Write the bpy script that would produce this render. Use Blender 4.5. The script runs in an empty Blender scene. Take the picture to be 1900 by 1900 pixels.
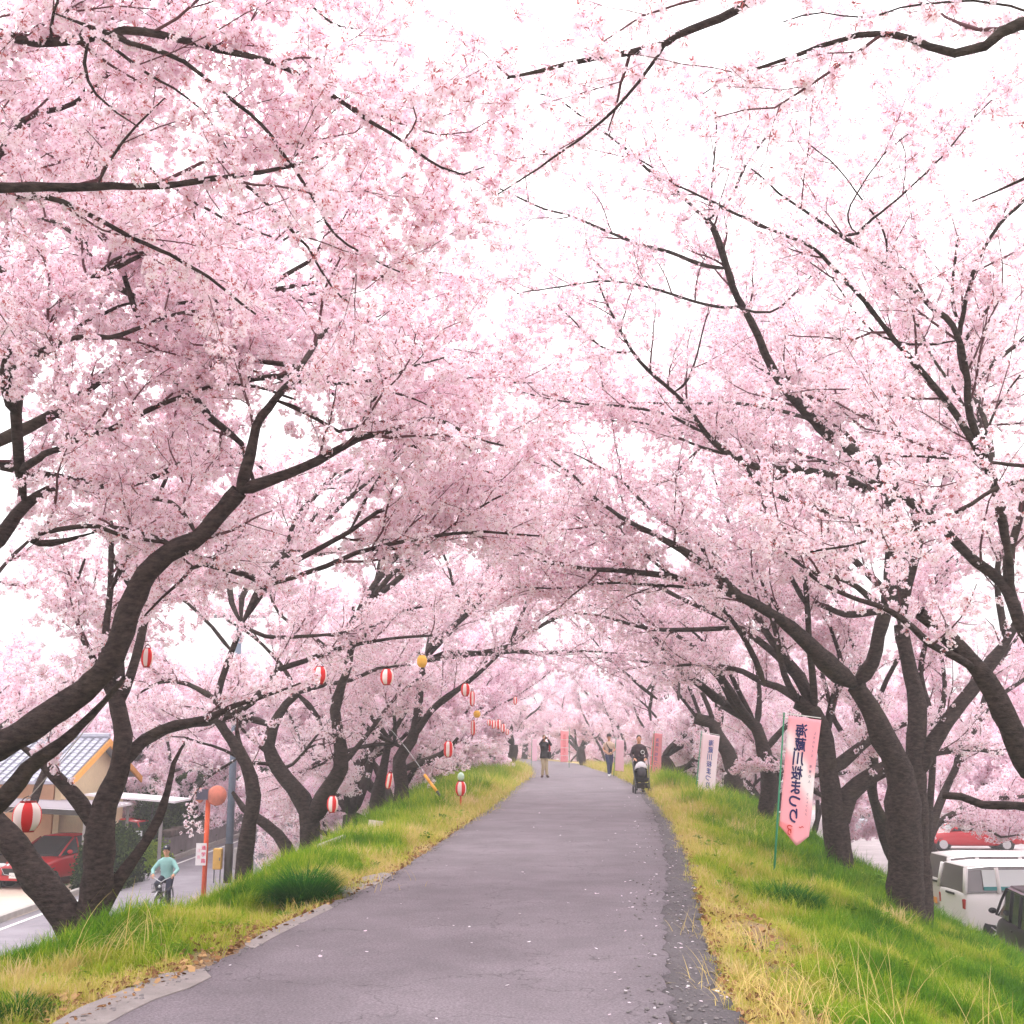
import bpy, bmesh, math, random
import numpy as np
from mathutils import Vector, Matrix, Euler
rng = np.random.default_rng(7); random.seed(7)
S = bpy.context.scene; COL = S.collection; PI = math.pi
# ------------------------------------------------------------ camera
F = 2130.0; EYE = 1.6; PITCH = math.radians(11.2)
cam = bpy.data.objects.new('camera', bpy.data.cameras.new('camera')); COL.objects.link(cam)
cam.location = (0, 0, EYE); cam.rotation_euler = (PI/2+PITCH, 0, 0)
cam.data.sensor_width = 36; cam.data.lens = F/1900*36; cam.data.clip_end = 6000; cam.data.clip_start = .05
S.camera = cam
# ------------------------------------------------------------ overcast sky, soft sun
w = bpy.data.worlds.new('World'); S.world = w; w.use_nodes = True; nt = w.node_tree
bgn = nt.nodes['Background']; sky = nt.nodes.new('ShaderNodeTexSky'); sky.sky_type = 'NISHITA'; sky.sun_disc = False
sky.sun_elevation = math.radians(52); sky.sun_rotation = math.radians(-25); sky.dust_density = 4
hs = nt.nodes.new('ShaderNodeHueSaturation'); hs.inputs['Saturation'].default_value = .12
mx = nt.nodes.new('ShaderNodeMix'); mx.data_type = 'RGBA'; mx.inputs[0].default_value = .86
tg = nt.nodes.new('ShaderNodeTexCoord'); sx = nt.nodes.new('ShaderNodeSeparateXYZ'); nt.links.new(tg.outputs['Generated'], sx.inputs[0])
mr0 = nt.nodes.new('ShaderNodeMapRange'); nt.links.new(sx.outputs['Z'], mr0.inputs[0]); mr0.inputs['To Min'].default_value = 9.3; mr0.inputs['To Max'].default_value = 21.  # overcast: the cloud layer brightens evenly towards the zenith
vm0 = nt.nodes.new('ShaderNodeVectorMath'); vm0.operation = 'MULTIPLY'; vm0.inputs[1].default_value = (1., .965, .985); nt.links.new(mr0.outputs[0], vm0.inputs[0]); nt.links.new(vm0.outputs[0], mx.inputs['B'])
nt.links.new(sky.outputs[0], hs.inputs['Color']); nt.links.new(hs.outputs[0], mx.inputs['A'])
nt.links.new(mx.outputs['Result'], bgn.inputs[0]); bgn.inputs[1].default_value = .1
sl = bpy.data.lights.new('sun', 'SUN'); sl.energy = 1.0; sl.angle = math.radians(25); sl.color = (1, .96, .92)
sun = bpy.data.objects.new('sun', sl); COL.objects.link(sun); sun.rotation_euler = (math.radians(38), 0, math.radians(155))
vs = S.view_settings; vs.view_transform = 'Standard'; vs.look = 'None'; vs.gamma = 1; vs.exposure = 0.9; vs.use_curve_mapping = False
S.cycles.max_bounces = 10; S.cycles.diffuse_bounces = 9; S.cycles.glossy_bounces = 2; S.cycles.transmission_bounces = 9
S.cycles.transparent_max_bounces = 4; S.cycles.use_denoising = True; S.cycles.caustics_reflective = False; S.cycles.caustics_refractive = False
try: S.cycles.denoising_input_passes = 'RGB_ALBEDO_NORMAL'; S.cycles.denoising_prefilter = 'ACCURATE'
except Exception: pass
# ------------------------------------------------------------ helpers
CP, SP = math.cos(PITCH), math.sin(PITCH)
def ray(px, py):
    x = (px-950)/F; u = -(py-950)/F
    return np.array([x, CP - u*SP, SP + u*CP])
def at(px, py, d):                                            # a measured point d metres ahead
    r = ray(px, py); return r/r[1]*d + np.array([0, 0, EYE])
def gnd(px, py, z=0.0):
    r = ray(px, py); return r*((z-EYE)/r[2]) + np.array([0, 0, EYE])
def tag(o, label=None, cat=None, group=None, kind=None):
    if label: o['label'] = label
    if cat: o['category'] = cat
    if group: o['group'] = group
    if kind: o['kind'] = kind
    return o
def empty(name, loc=(0, 0, 0), rz=0, label=None, cat=None, group=None):
    o = bpy.data.objects.new(name, None); COL.objects.link(o); o.location = loc; o.rotation_euler = (0, 0, rz); o.empty_display_size = .2
    return tag(o, label, cat, group)
def obj(name, me, parent=None, mat=None, smooth=False):
    o = bpy.data.objects.new(name, me); COL.objects.link(o)
    if parent is not None: o.parent = parent
    if mat is not None:
        for m in (mat if isinstance(mat, (list, tuple)) else [mat]): me.materials.append(m)
    if smooth: me.polygons.foreach_set('use_smooth', [True]*len(me.polygons))
    return o
def npmesh(name, V, Fq):
    """V (n,3); Fq list of (m,k) int arrays"""
    me = bpy.data.meshes.new(name); V = np.asarray(V, np.float32)
    loops = np.concatenate([f.ravel() for f in Fq]).astype(np.int32)
    cnt = np.concatenate([np.full(len(f), f.shape[1], np.int32) for f in Fq]) 
    me.vertices.add(len(V)); me.vertices.foreach_set('co', V.ravel())
    me.loops.add(len(loops)); me.loops.foreach_set('vertex_index', loops)
    me.polygons.add(len(cnt)); st = np.concatenate([[0], np.cumsum(cnt)[:-1]]).astype(np.int32)
    me.polygons.foreach_set('loop_start', st); me.update(calc_edges=True); me.validate(); return me
class MB:
    """collects shapes, builds one mesh"""
    def __init__(s): s.v = []; s.f = []; s.m = []
    def add(s, vs_, fs, mi=0):
        b = len(s.v); s.v += [tuple(p) for p in vs_]; s.f += [tuple(b+i for i in f) for f in fs]; s.m += [mi]*len(fs)
    def box(s, c, d, mi=0, M=None):
        x, y, z = d[0]/2, d[1]/2, d[2]/2
        P = [Vector((a*x, b*y, e*z)) for a in (-1, 1) for b in (-1, 1) for e in (-1, 1)]
        if M is not None: P = [M @ p for p in P]
        P = [p+Vector(c) for p in P]
        s.add(P, [(0,1,3,2), (4,6,7,5), (0,4,5,1), (2,3,7,6), (0,2,6,4), (1,5,7,3)], mi)
    def tube(s, P, R, n=8, mi=0, cap=True):
        P = [Vector(p) for p in P]
        if not hasattr(R, '__len__'): R = [R]*len(P)
        rings = []; ref = None
        for i, p in enumerate(P):
            t = (P[min(i+1, len(P)-1)]-P[max(i-1, 0)]).normalized()
            if ref is None: ref = Vector((0, 0, 1)) if abs(t.z) < .9 else Vector((1, 0, 0))
            a = t.cross(ref)
            if a.length < 1e-4: a = t.orthogonal()
            a.normalize(); b = t.cross(a).normalized(); ref = a.cross(t).normalized()
            rings.append([p+(a*math.cos(k*2*PI/n)+b*math.sin(k*2*PI/n))*R[i] for k in range(n)])
        V = [q for r in rings for q in r]; Fs = []
        for i in range(len(P)-1):
            for k in range(n): Fs.append((i*n+k, i*n+(k+1) % n, (i+1)*n+(k+1) % n, (i+1)*n+k))
        if cap: Fs += [tuple(range(n))[::-1], tuple((len(P)-1)*n+k for k in range(n))]
        s.add(V, Fs, mi)
    def lathe(s, prof, c=(0, 0, 0), n=16, mi=None, M=None, mf=0):
        V = [Vector((r*math.cos(k*2*PI/n), r*math.sin(k*2*PI/n), z)) for r, z in prof for k in range(n)]
        if M is not None: V = [M @ v for v in V]
        V = [v+Vector(c) for v in V]; b = len(s.v); s.v += [tuple(v) for v in V]
        for i in range(len(prof)-1):
            for k in range(n):
                s.f.append((b+i*n+k, b+i*n+(k+1) % n, b+(i+1)*n+(k+1) % n, b+(i+1)*n+k)); s.m.append(mi(i, k) if mi else mf)
        s.f.append(tuple(b+k for k in range(n))[::-1]); s.m.append(mf); s.f.append(tuple(b+(len(prof)-1)*n+k for k in range(n))); s.m.append(mf)
    def ell(s, c, r, n=12, m=8, mi=0, M=None):
        prof = [(max(.02, math.sin(PI*i/m)), -math.cos(PI*i/m)) for i in range(m+1)]
        Mx = (M if M is not None else Matrix.Identity(3)) @ Matrix.Diagonal(Vector(r)); s.lathe(prof, c, n, None, Mx, mi)
    def loft(s, rings, mi=0, cap=True):
        n = len(rings[0]); V = [q for r in rings for q in r]; Fs = []
        for i in range(len(rings)-1):
            for k in range(n): Fs.append((i*n+k, i*n+(k+1) % n, (i+1)*n+(k+1) % n, (i+1)*n+k))
        if cap: Fs += [tuple(range(n))[::-1], tuple((len(rings)-1)*n+k for k in range(n))]
        s.add(V, Fs, mi)
    def mesh(s, name):
        me = bpy.data.meshes.new(name); me.from_pydata(s.v, [], s.f)
        me.polygons.foreach_set('material_index', s.m); me.update()
        bm = bmesh.new(); bm.from_mesh(me); bmesh.ops.recalc_face_normals(bm, faces=bm.faces); bm.to_mesh(me); bm.free(); return me
    def build(s, name, mat, parent=None, smooth=False): return obj(name, s.mesh(name), parent, mat, smooth)
# ------------------------------------------------------------ materials
MATS = {}
def mat(name, col, rough=.7, metal=0., noise=0., nscale=8., bump=0., bscale=40., spec=.3, emit=0., col2=None, detail=6.):
    if name in MATS: return MATS[name]
    m = bpy.data.materials.new(name); m.use_nodes = True; n = m.node_tree; b = n.nodes['Principled BSDF']
    b.inputs['Roughness'].default_value = rough; b.inputs['Metallic'].default_value = metal; b.inputs['Specular IOR Level'].default_value = spec
    b.inputs['Base Color'].default_value = (*col, 1)
    tc = n.nodes.new('ShaderNodeTexCoord')
    if noise > 0 or col2:
        t = n.nodes.new('ShaderNodeTexNoise'); t.inputs['Scale'].default_value = nscale; t.inputs['Detail'].default_value = detail; t.inputs['Roughness'].default_value = .65
        r = n.nodes.new('ShaderNodeValToRGB'); c2 = col2 or tuple(c*(1+noise) for c in col); c1 = col if col2 else tuple(c*(1-noise) for c in col)
        r.color_ramp.elements[0].color = (*c1, 1); r.color_ramp.elements[1].color = (*c2, 1); r.color_ramp.elements[0].position = .35; r.color_ramp.elements[1].position = .65
        n.links.new(tc.outputs['Object'], t.inputs['Vector']); n.links.new(t.outputs['Fac'], r.inputs[0]); n.links.new(r.outputs[0], b.inputs['Base Color'])
    if bump > 0:
        t2 = n.nodes.new('ShaderNodeTexNoise'); t2.inputs['Scale'].default_value = bscale; t2.inputs['Detail'].default_value = 5
        bp = n.nodes.new('ShaderNodeBump'); bp.inputs['Strength'].default_value = bump; bp.inputs['Distance'].default_value = .02
        n.links.new(tc.outputs['Object'], t2.inputs['Vector']); n.links.new(t2.outputs['Fac'], bp.inputs['Height']); n.links.new(bp.outputs[0], b.inputs['Normal'])
    MATS[name] = m; return m
def lin(r, g, b):
    f = lambda c: (c/255/12.92) if c/255 <= .04045 else ((c/255+.055)/1.055)**2.4
    return (f(r), f(g), f(b))
# ------------------------------------------------------------ the dike: path edges and ground height
Lp = [gnd(*p) for p in [(150,1890),(390,1790),(480,1745),(600,1685),(720,1630),(800,1575),(905,1503),(955,1462),(983,1440),(985,1425)]]
Rp = [gnd(*p) for p in [(1358,1890),(1330,1820),(1310,1760),(1290,1680),(1275,1600),(1255,1540),(1235,1500),(1205,1465),(1150,1440),(1100,1425)]]
LY = [-8]+[p[1] for p in Lp]+[78,95,120,170,400]; LX = [Lp[0][0]]+[p[0] for p in Lp]+[.4,-2.5,-11,-34,-160]
RY = [-8]+[p[1] for p in Rp]+[78,95,120,170,400]; RX = [Rp[0][0]]+[p[0] for p in Rp]+[4.6,2.0,-6.5,-29,-155]
ZL, ZR = -3.0, -3.6
def edges(y): return np.interp(y, LY, LX), np.interp(y, RY, RX)
_ph = rng.uniform(0, 6.28, (12, 2)); _fr = rng.uniform(.3, 2.4, (12, 2))*rng.choice([-1, 1], (12, 2))
def bumpy(x, y, a=1.):
    s = 0
    for i in range(12): s = s+np.sin(x*_fr[i,0]+y*_fr[i,1]+_ph[i,0])/(1+abs(_fr[i,0])+abs(_fr[i,1]))
    return s*a*.35
def ss(t): t = np.clip(t, 0, 1); return t*t*(3-2*t)
def crest(y):
    L, R = edges(y); vl = np.interp(y, [0, 8.7, 13, 26, 45, 70], [1.9, 1.9, 1.35, 1.6, 2.2, 3.6])
    uc = np.interp(y, [0, 19, 33, 60], [3.9, 3.8, 2.4, 2.2]); sr = np.interp(y, [0, 19, 33, 60], [.36, .34, .15, .05])
    return L-vl, R+uc, sr
def height(x, y):
    x = np.asarray(x, float); y = np.asarray(y, float); L, R = edges(y); cl, cr, sr = crest(y)
    fl = np.minimum(-7.3, cl-4.2); wl = np.clip((cl-x)/(cl-fl), 0, 1)
    zl = -.035-.05*np.clip(L-x, 0, 4)-(-ZL-.1)*(wl*.65+ss(wl)*.35)
    zl = np.maximum(zl, ZL); zl = np.where(x < fl, ZL, zl)
    zr = -.035-sr*np.clip(x-R, 0, cr-R); wr = np.clip((x-cr)/4.6, 0, 1)
    zr = zr+(ZR-(-.035-sr*(cr-R)))*(wr*.7+ss(wr)*.3)
    z = np.where(x < L, zl, np.where(x > R, zr, -.035))
    off = np.minimum(np.clip((L-x)/.6, 0, 1)*(x < L)+np.clip((x-R)/.6, 0, 1)*(x > R), 1)
    flat = ((x < fl+.3) | (x > cr+4.4))
    z = z+np.where(flat, 0, off*bumpy(x*1.7, y*1.7, .22))
    return z
def hz(x, y): return float(height(x, y))
xs = np.unique(np.concatenate([[-2500,-900,-400,-200,-120,-80,-55,-40,-30,-24,-20,-17,-15], np.arange(-14, 15, .22), [15,17,20,24,30,40,55,80,120,200,400,900,2500]]))
ys = np.unique(np.concatenate([[-2500,-800,-300,-100,-40,-20,-10,-6,-3], np.arange(0, 40, .3), np.arange(40, 100, .8), np.arange(100, 190, 3), [200,240,300,400,600,900,1600,3000]]))
GX, GY = np.meshgrid(xs, ys); GZ = height(GX, GY)
nx, ny = len(xs), len(ys); V = np.stack([GX.ravel(), GY.ravel(), GZ.ravel()], 1)
i0 = (np.arange(ny-1)[:, None]*nx+np.arange(nx-1)[None]).ravel(); Q = np.stack([i0, i0+1, i0+nx+1, i0+nx], 1)
gme = npmesh('ground', V, [Q])
# soil / straw / green by place (the things' own colour)
def zone(x, y):
    """0 straw .. 1 green, and bare-soil amount"""
    L, R = edges(y); cl, cr, _ = crest(y); n = bumpy(x*1.3+7, y*1.1, 1.6)
    ur = x-R; ul = L-x
    gr = np.where(ur > 0, ss((ur-.30+n*.6)/.7), ss((ul-.30+n*.35)/.5))
    gr = np.where((ur > 0) & (y > 58), gr*.15, gr); gr = np.where((ul > 0) & (y > 62), gr*.4, gr)
    soil = np.where(ur > 0, np.clip(1-abs(ur-.55+n*.1)/.38, 0, 1)*np.clip((26-y)/14, .15, 1), np.clip(1-ul/.46+n*.4, 0, 1))
    return gr, soil
g_, s_ = zone(GX.ravel(), GY.ravel())
c_str = np.array(lin(190,168,110)); c_grn = np.array(lin(88,112,30)); c_soil = np.array(lin(142,116,92)); c_flat = np.array(lin(178,168,165)); c_far = np.array(lin(150,150,95))
C = c_str*(1-g_[:, None])+c_grn*g_[:, None]; C = C*(1-s_[:, None])+c_soil*s_[:, None]
X_, Y_ = GX.ravel(), GY.ravel(); flatm = (X_ < -13.5) | (X_ > crest(Y_)[1]+4.2)
yl = np.clip(bumpy(X_*.4, Y_*.3, 2.2), 0, 1)[:, None]
C = np.where(flatm[:, None], np.where((X_ > 0)[:, None], c_flat*(1-yl)+c_far*yl, np.array(lin(170,155,140))), C)
ca = gme.color_attributes.new('ground_colour', 'FLOAT_COLOR', 'POINT'); ca.data.foreach_set('color', np.concatenate([C, np.ones((len(C), 1))], 1).astype(np.float32).ravel())
gm = mat('ground_soil', (.3, .25, .15), .95, bump=.6, bscale=60)
n = gm.node_tree; b = n.nodes['Principled BSDF']; va = n.nodes.new('ShaderNodeVertexColor'); va.layer_name = 'ground_colour'
nz = n.nodes.new('ShaderNodeTexNoise'); nz.inputs['Scale'].default_value = 14; nz.inputs['Detail'].default_value = 8; nz.inputs['Roughness'].default_value = .8
mr = n.nodes.new('ShaderNodeMapRange'); mr.inputs['From Min'].default_value = .3; mr.inputs['From Max'].default_value = .7; mr.inputs['To Min'].default_value = .6; mr.inputs['To Max'].default_value = 1.3
mm = n.nodes.new('ShaderNodeVectorMath'); mm.operation = 'MULTIPLY'
tcg = n.nodes.new('ShaderNodeTexCoord'); n.links.new(tcg.outputs['Object'], nz.inputs['Vector']); n.links.new(nz.outputs['Fac'], mr.inputs[0])
n.links.new(va.outputs[0], mm.inputs[0]); n.links.new(mr.outputs[0], mm.inputs[1]); n.links.new(mm.outputs[0], b.inputs['Base Color'])
tag(obj('ground', gme, None, gm, True), kind='structure')
# path: main asphalt and its broken, darker right shoulder
def strip(name, fl_, fr_, y0, y1, dy, top, m, thick=.035, crossn=10, jag=0., skirt=True):
    Y = np.arange(y0, y1, dy) if np.isscalar(dy) else dy; V = []; nn = crossn+1
    for y in Y:
        a, b_ = fl_(y), fr_(y)
        ja = jag*(rng.normal()*.5+bumpy(y*9, 3.1, .9)); jb = jag*(rng.normal()*.5+bumpy(y*8, 9.7, .9))
        a += ja; b_ += jb; row = [(a+(b_-a)*k/crossn, y, top+.004*math.sin(y*1.3+k)) for k in range(nn)]
        V += [(a-.01, y, top-thick)]+row+[(b_+.01, y, top-thick)]
    V = np.array(V); c = nn+2; i0 = (np.arange(len(Y)-1)[:, None]*c+np.arange(c-1)[None]).ravel(); Q = np.stack([i0, i0+1, i0+c+1, i0+c], 1)
    return obj(name, npmesh(name, V, [Q]), None, m, False)
def asphalt(name, c, dark=.0, speck=.5):
    m = mat(name, c, .92, noise=.15, nscale=.9, bump=.5, bscale=160, spec=.2); n = m.node_tree; b = n.nodes['Principled BSDF']
    src = b.inputs['Base Color'].links[0].from_socket; tc = [q for q in n.nodes if q.type == 'TEX_COORD'][0]
    v1 = n.nodes.new('ShaderNodeTexNoise'); v1.inputs['Scale'].default_value = 55; v1.inputs['Detail'].default_value = 4; v1.inputs['Roughness'].default_value = .75
    r1 = n.nodes.new('ShaderNodeMapRange'); r1.inputs['From Min'].default_value = .3; r1.inputs['From Max'].default_value = .7; r1.inputs['To Min'].default_value = 1-speck; r1.inputs['To Max'].default_value = 1+speck
    v2 = n.nodes.new('ShaderNodeTexVoronoi'); v2.inputs['Scale'].default_value = 38; r2 = n.nodes.new('ShaderNodeMapRange'); r2.inputs['From Min'].default_value = .02; r2.inputs['From Max'].default_value = .12; r2.inputs['To Min'].default_value = 1.3; r2.inputs['To Max'].default_value = 1.
    vc = n.nodes.new('ShaderNodeTexVoronoi'); vc.feature = 'DISTANCE_TO_EDGE'; vc.inputs['Scale'].default_value = .55; wn = n.nodes.new('ShaderNodeTexNoise'); wn.inputs['Scale'].default_value = 2.5; wn.inputs['Detail'].default_value = 5
    ad = n.nodes.new('ShaderNodeVectorMath'); ad.operation = 'MULTIPLY_ADD'; ad.inputs[1].default_value = (.9,.9,.9)
    rc = n.nodes.new('ShaderNodeMapRange'); rc.inputs['From Min'].default_value = .0; rc.inputs['From Max'].default_value = .006; rc.inputs['To Min'].default_value = .55; rc.inputs['To Max'].default_value = 1.
    L = n.links.new; L(tc.outputs['Object'], v1.inputs[0]); L(tc.outputs['Object'], v2.inputs[0]); L(tc.outputs['Object'], wn.inputs[0]); L(wn.outputs['Color'], ad.inputs[0]); L(tc.outputs['Object'], ad.inputs[2]); L(ad.outputs[0], vc.inputs['Vector'])
    L(v1.outputs['Fac'], r1.inputs[0]); L(v2.outputs['Distance'], r2.inputs[0]); L(vc.outputs['Distance'], rc.inputs[0])
    m1 = n.nodes.new('ShaderNodeMath'); m1.operation = 'MULTIPLY'; L(r1.outputs[0], m1.inputs[0]); L(r2.outputs[0], m1.inputs[1])
    m2 = n.nodes.new('ShaderNodeMath'); m2.operation = 'MULTIPLY'; L(m1.outputs[0], m2.inputs[0]); L(rc.outputs[0], m2.inputs[1])
    mv = n.nodes.new('ShaderNodeVectorMath'); mv.operation = 'MULTIPLY'; L(src, mv.inputs[0]); L(m2.outputs[0], mv.inputs[1]); L(mv.outputs[0], b.inputs['Base Color'])
    return m
M_path = asphalt('asphalt_path', lin(121,112,118), speck=.42); M_sh = asphalt('asphalt_broken', lin(96,91,94), speck=.45); M_road = asphalt('asphalt_road', lin(142,136,144), speck=.15)
YY = np.concatenate([np.arange(-6, 4, .5), np.arange(4, 30, .12), np.arange(30, 90, .5), np.arange(90, 180, 2)])
shw = lambda y: np.interp(y, [0, 7, 15, 34, 50, 60], [.4, .36, .28, .4, .2, .0])
tag(strip('path', lambda y: edges(y)[0], lambda y: edges(y)[1]-shw(y), 0, 0, YY, 0.0, M_path, jag=.05, crossn=8), kind='structure')
tag(strip('path_shoulder', lambda y: edges(y)[1]-shw(y)-.03, lambda y: edges(y)[1], 0, 0, YY[YY < 58], -.014, M_sh, thick=.03, jag=.09, crossn=4), kind='structure')
# lower road, driveway, parking lot
tag(strip('road', lambda y: -13.0, lambda y: -7.35, 0, 0, np.arange(-10, 160, 2.), ZL+.02, M_road, thick=.03, crossn=4), kind='structure')
tag(strip('parking_lot', lambda y: crest(y)[1]+5.2, lambda y: 60, 0, 0, np.arange(0, 90, 2.), ZR+.02, asphalt('asphalt_lot', lin(176,166,168), speck=.12), thick=.03, crossn=4), kind='structure')
# ------------------------------------------------------------ instancing helper (blossom, grass)
LIB = {}
def scatter(name, meshes, P, rot, scl, tint, idx, parent=None, kind='stuff', label=None, cat=None):
    key = name
    if key not in LIB:
        c = bpy.data.collections.new(name+'_source')
        for i, me in enumerate(meshes):
            o = bpy.data.objects.new(f'{name}_source_{i:02d}', me); c.objects.link(o)
        ng = bpy.data.node_groups.new(name+'_nodes', 'GeometryNodeTree')
        ng.interface.new_socket('Geometry', in_out='INPUT', socket_type='NodeSocketGeometry'); ng.interface.new_socket('Geometry', in_out='OUTPUT', socket_type='NodeSocketGeometry')
        N = ng.nodes; gi = N.new('NodeGroupInput'); go = N.new('NodeGroupOutput'); ip = N.new('GeometryNodeInstanceOnPoints'); ci = N.new('GeometryNodeCollectionInfo')
        ci.inputs['Collection'].default_value = c; ci.inputs['Separate Children'].default_value = True; ci.inputs['Reset Children'].default_value = True
        def na(nm, dt):
            q = N.new('GeometryNodeInputNamedAttribute'); q.data_type = dt; q.inputs[0].default_value = nm; return q.outputs[0]
        e2r = N.new('FunctionNodeEulerToRotation'); ng.links.new(na('rot', 'FLOAT_VECTOR'), e2r.inputs[0])
        L = ng.links.new; L(gi.outputs[0], ip.inputs['Points']); L(ci.outputs[0], ip.inputs['Instance']); ip.inputs['Pick Instance'].default_value = True
        L(na('idx', 'INT'), ip.inputs['Instance Index']); L(e2r.outputs[0], ip.inputs['Rotation']); L(na('scl', 'FLOAT'), ip.inputs['Scale']); L(ip.outputs[0], go.inputs[0])
        LIB[key] = ng
    me = bpy.data.meshes.new(name); n = len(P); me.vertices.add(n); me.vertices.foreach_set('co', np.asarray(P, np.float32).ravel())
    a = me.attributes.new('rot', 'FLOAT_VECTOR', 'POINT'); a.data.foreach_set('vector', np.asarray(rot, np.float32).ravel())
    a = me.attributes.new('scl', 'FLOAT', 'POINT'); a.data.foreach_set('value', np.asarray(scl, np.float32))
    a = me.attributes.new('tint', 'FLOAT', 'POINT'); a.data.foreach_set('value', np.asarray(tint, np.float32))
    a = me.attributes.new('idx', 'INT', 'POINT'); a.data.foreach_set('value', np.asarray(idx, np.int32))
    me.update(); o = obj(name, me, parent); md = o.modifiers.new('scatter', 'NODES'); md.node_group = LIB[key]
    return tag(o, label, cat, kind=kind)
def tint_mat(name, ramp, rough=.6, trans=.35, island=.0):
    m = bpy.data.materials.new(name); m.use_nodes = True; n = m.node_tree; n.nodes.clear(); L = n.links.new
    out = n.nodes.new('ShaderNodeOutputMaterial'); at_ = n.nodes.new('ShaderNodeAttribute'); at_.attribute_type = 'INSTANCER'; at_.attribute_name = 'tint'
    r = n.nodes.new('ShaderNodeValToRGB')
    while len(r.color_ramp.elements) < len(ramp): r.color_ramp.elements.new(.5)
    for e, (p, c) in zip(r.color_ramp.elements, ramp): e.position = p; e.color = (*c, 1)
    fac = at_.outputs['Fac']
    if island:
        ge = n.nodes.new('ShaderNodeNewGeometry'); ma = n.nodes.new('ShaderNodeMath'); ma.operation = 'MULTIPLY_ADD'; ma.inputs[1].default_value = island; mb_ = n.nodes.new('ShaderNodeMath'); mb_.operation = 'SUBTRACT'; mb_.inputs[1].default_value = island/2
        L(ge.outputs['Random Per Island'], ma.inputs[0]); L(fac, ma.inputs[2]); L(ma.outputs[0], mb_.inputs[0]); fac = mb_.outputs[0]
    L(fac, r.inputs[0]); d = n.nodes.new('ShaderNodeBsdfDiffuse'); t = n.nodes.new('ShaderNodeBsdfTranslucent'); x = n.nodes.new('ShaderNodeMixShader'); x.inputs[0].default_value = trans
    L(r.outputs[0], d.inputs[0]); L(r.outputs[0], t.inputs[0]); L(d.outputs[0], x.inputs[1]); L(t.outputs[0], x.inputs[2]); L(x.outputs[0], out.inputs[0]); return m
# ------------------------------------------------------------ blossom clusters
M_petal = tint_mat('petal_pink', [(0., lin(251,229,241)), (.5, lin(254,241,249)), (1., lin(255,249,252))], trans=.5, island=.5)
M_calyx = mat('calyx_red_brown', lin(196,122,122), .7)
def cluster(seed, nfl, rad, petal=.019, far=False):
    r = np.random.default_rng(seed); V = []; Fq = []; M = []
    for f in range(nfl):
        d = r.normal(size=3); d /= np.linalg.norm(d); c = d*rad*r.uniform(.55, 1.)
        nrm = d+r.normal(size=3)*.35; nrm /= np.linalg.norm(nrm); a = np.cross(nrm, [.3, .5, .8]); a /= np.linalg.norm(a); b = np.cross(nrm, a); ph = r.uniform(0, 6.28)
        pl = petal*r.uniform(.85, 1.15); cup = r.uniform(.1, .6)
        for k in range(5):
            t = ph+k*2*PI/5; u = a*math.cos(t)+b*math.sin(t); v = -a*math.sin(t)+b*math.cos(t); i = len(V)
            V += [c, c+u*pl*.62+v*pl*.42+nrm*pl*cup*.6, c+u*pl+nrm*pl*cup, c+u*pl*.62-v*pl*.42+nrm*pl*cup*.6]; Fq.append((i, i+1, i+2, i+3)); M.append(0)
        if not far or f % 2 == 0:
            i = len(V); q = r.normal(size=3)*.0022; e = c*.2; V += [c+nrm*pl*.12+a*.0028, c+nrm*pl*.12-a*.0028, e+q+a*.0012, e-q-a*.0012]; Fq.append((i, i+1, i+3, i+2)); M.append(1)
            i = len(V); V += [c+nrm*.004+a*.0034, c+nrm*.004-a*.002+b*.003, c+nrm*.004-a*.002-b*.003]; Fq.append((i, i+1, i+2)); M.append(1)
    me = bpy.data.meshes.new('blossom_cluster'); me.from_pydata([tuple(v) for v in V], [], Fq); me.materials.append(M_petal); me.materials.append(M_calyx); me.polygons.foreach_set('material_index', M); me.update(); return me
CL_NEAR = [cluster(i, 13 if i % 3 else 7, .045 if i % 3 else .035) for i in range(6)]
CL_FAR = [cluster(40+i, 22, .085, .024, True) for i in range(5)]
# ------------------------------------------------------------ bark
M_bark = mat('cherry_bark', (.05, .04, .035), .9, spec=.15)
n = M_bark.node_tree; b = n.nodes['Principled BSDF']; tc = [q for q in n.nodes if q.type == 'TEX_COORD'][0]
mp = n.nodes.new('ShaderNodeMapping'); mp.inputs['Scale'].default_value = (7, 7, 18); t1 = n.nodes.new('ShaderNodeTexNoise'); t1.inputs['Scale'].default_value = 1.6; t1.inputs['Detail'].default_value = 8; t1.inputs['Roughness'].default_value = .7
t2 = n.nodes.new('ShaderNodeTexNoise'); t2.inputs['Scale'].default_value = 1.3; t2.inputs['Detail'].default_value = 5
r1 = n.nodes.new('ShaderNodeValToRGB'); r1.color_ramp.elements[0].position = .38; r1.color_ramp.elements[1].position = .7; r1.color_ramp.elements[0].color = (*lin(38,31,30), 1); r1.color_ramp.elements[1].color = (*lin(88,74,70), 1)
r2 = n.nodes.new('ShaderNodeValToRGB'); r2.color_ramp.elements[0].position = .56; r2.color_ramp.elements[1].position = .72; r2.color_ramp.elements[0].color = (0,0,0,1); r2.color_ramp.elements[1].color = (.4,.4,.4,1)
mxb = n.nodes.new('ShaderNodeMix'); mxb.data_type = 'RGBA'; mxb.inputs['B'].default_value = (*lin(88,82,66), 1)
bp = n.nodes.new('ShaderNodeBump'); bp.inputs['Strength'].default_value = .9; bp.inputs['Distance'].default_value = .03
L = n.links.new; L(tc.outputs['Object'], mp.inputs[0]); L(mp.outputs[0], t1.inputs[0]); L(tc.outputs['Object'], t2.inputs[0]); L(t1.outputs['Fac'], r1.inputs[0]); L(t2.outputs['Fac'], r2.inputs[0])
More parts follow.
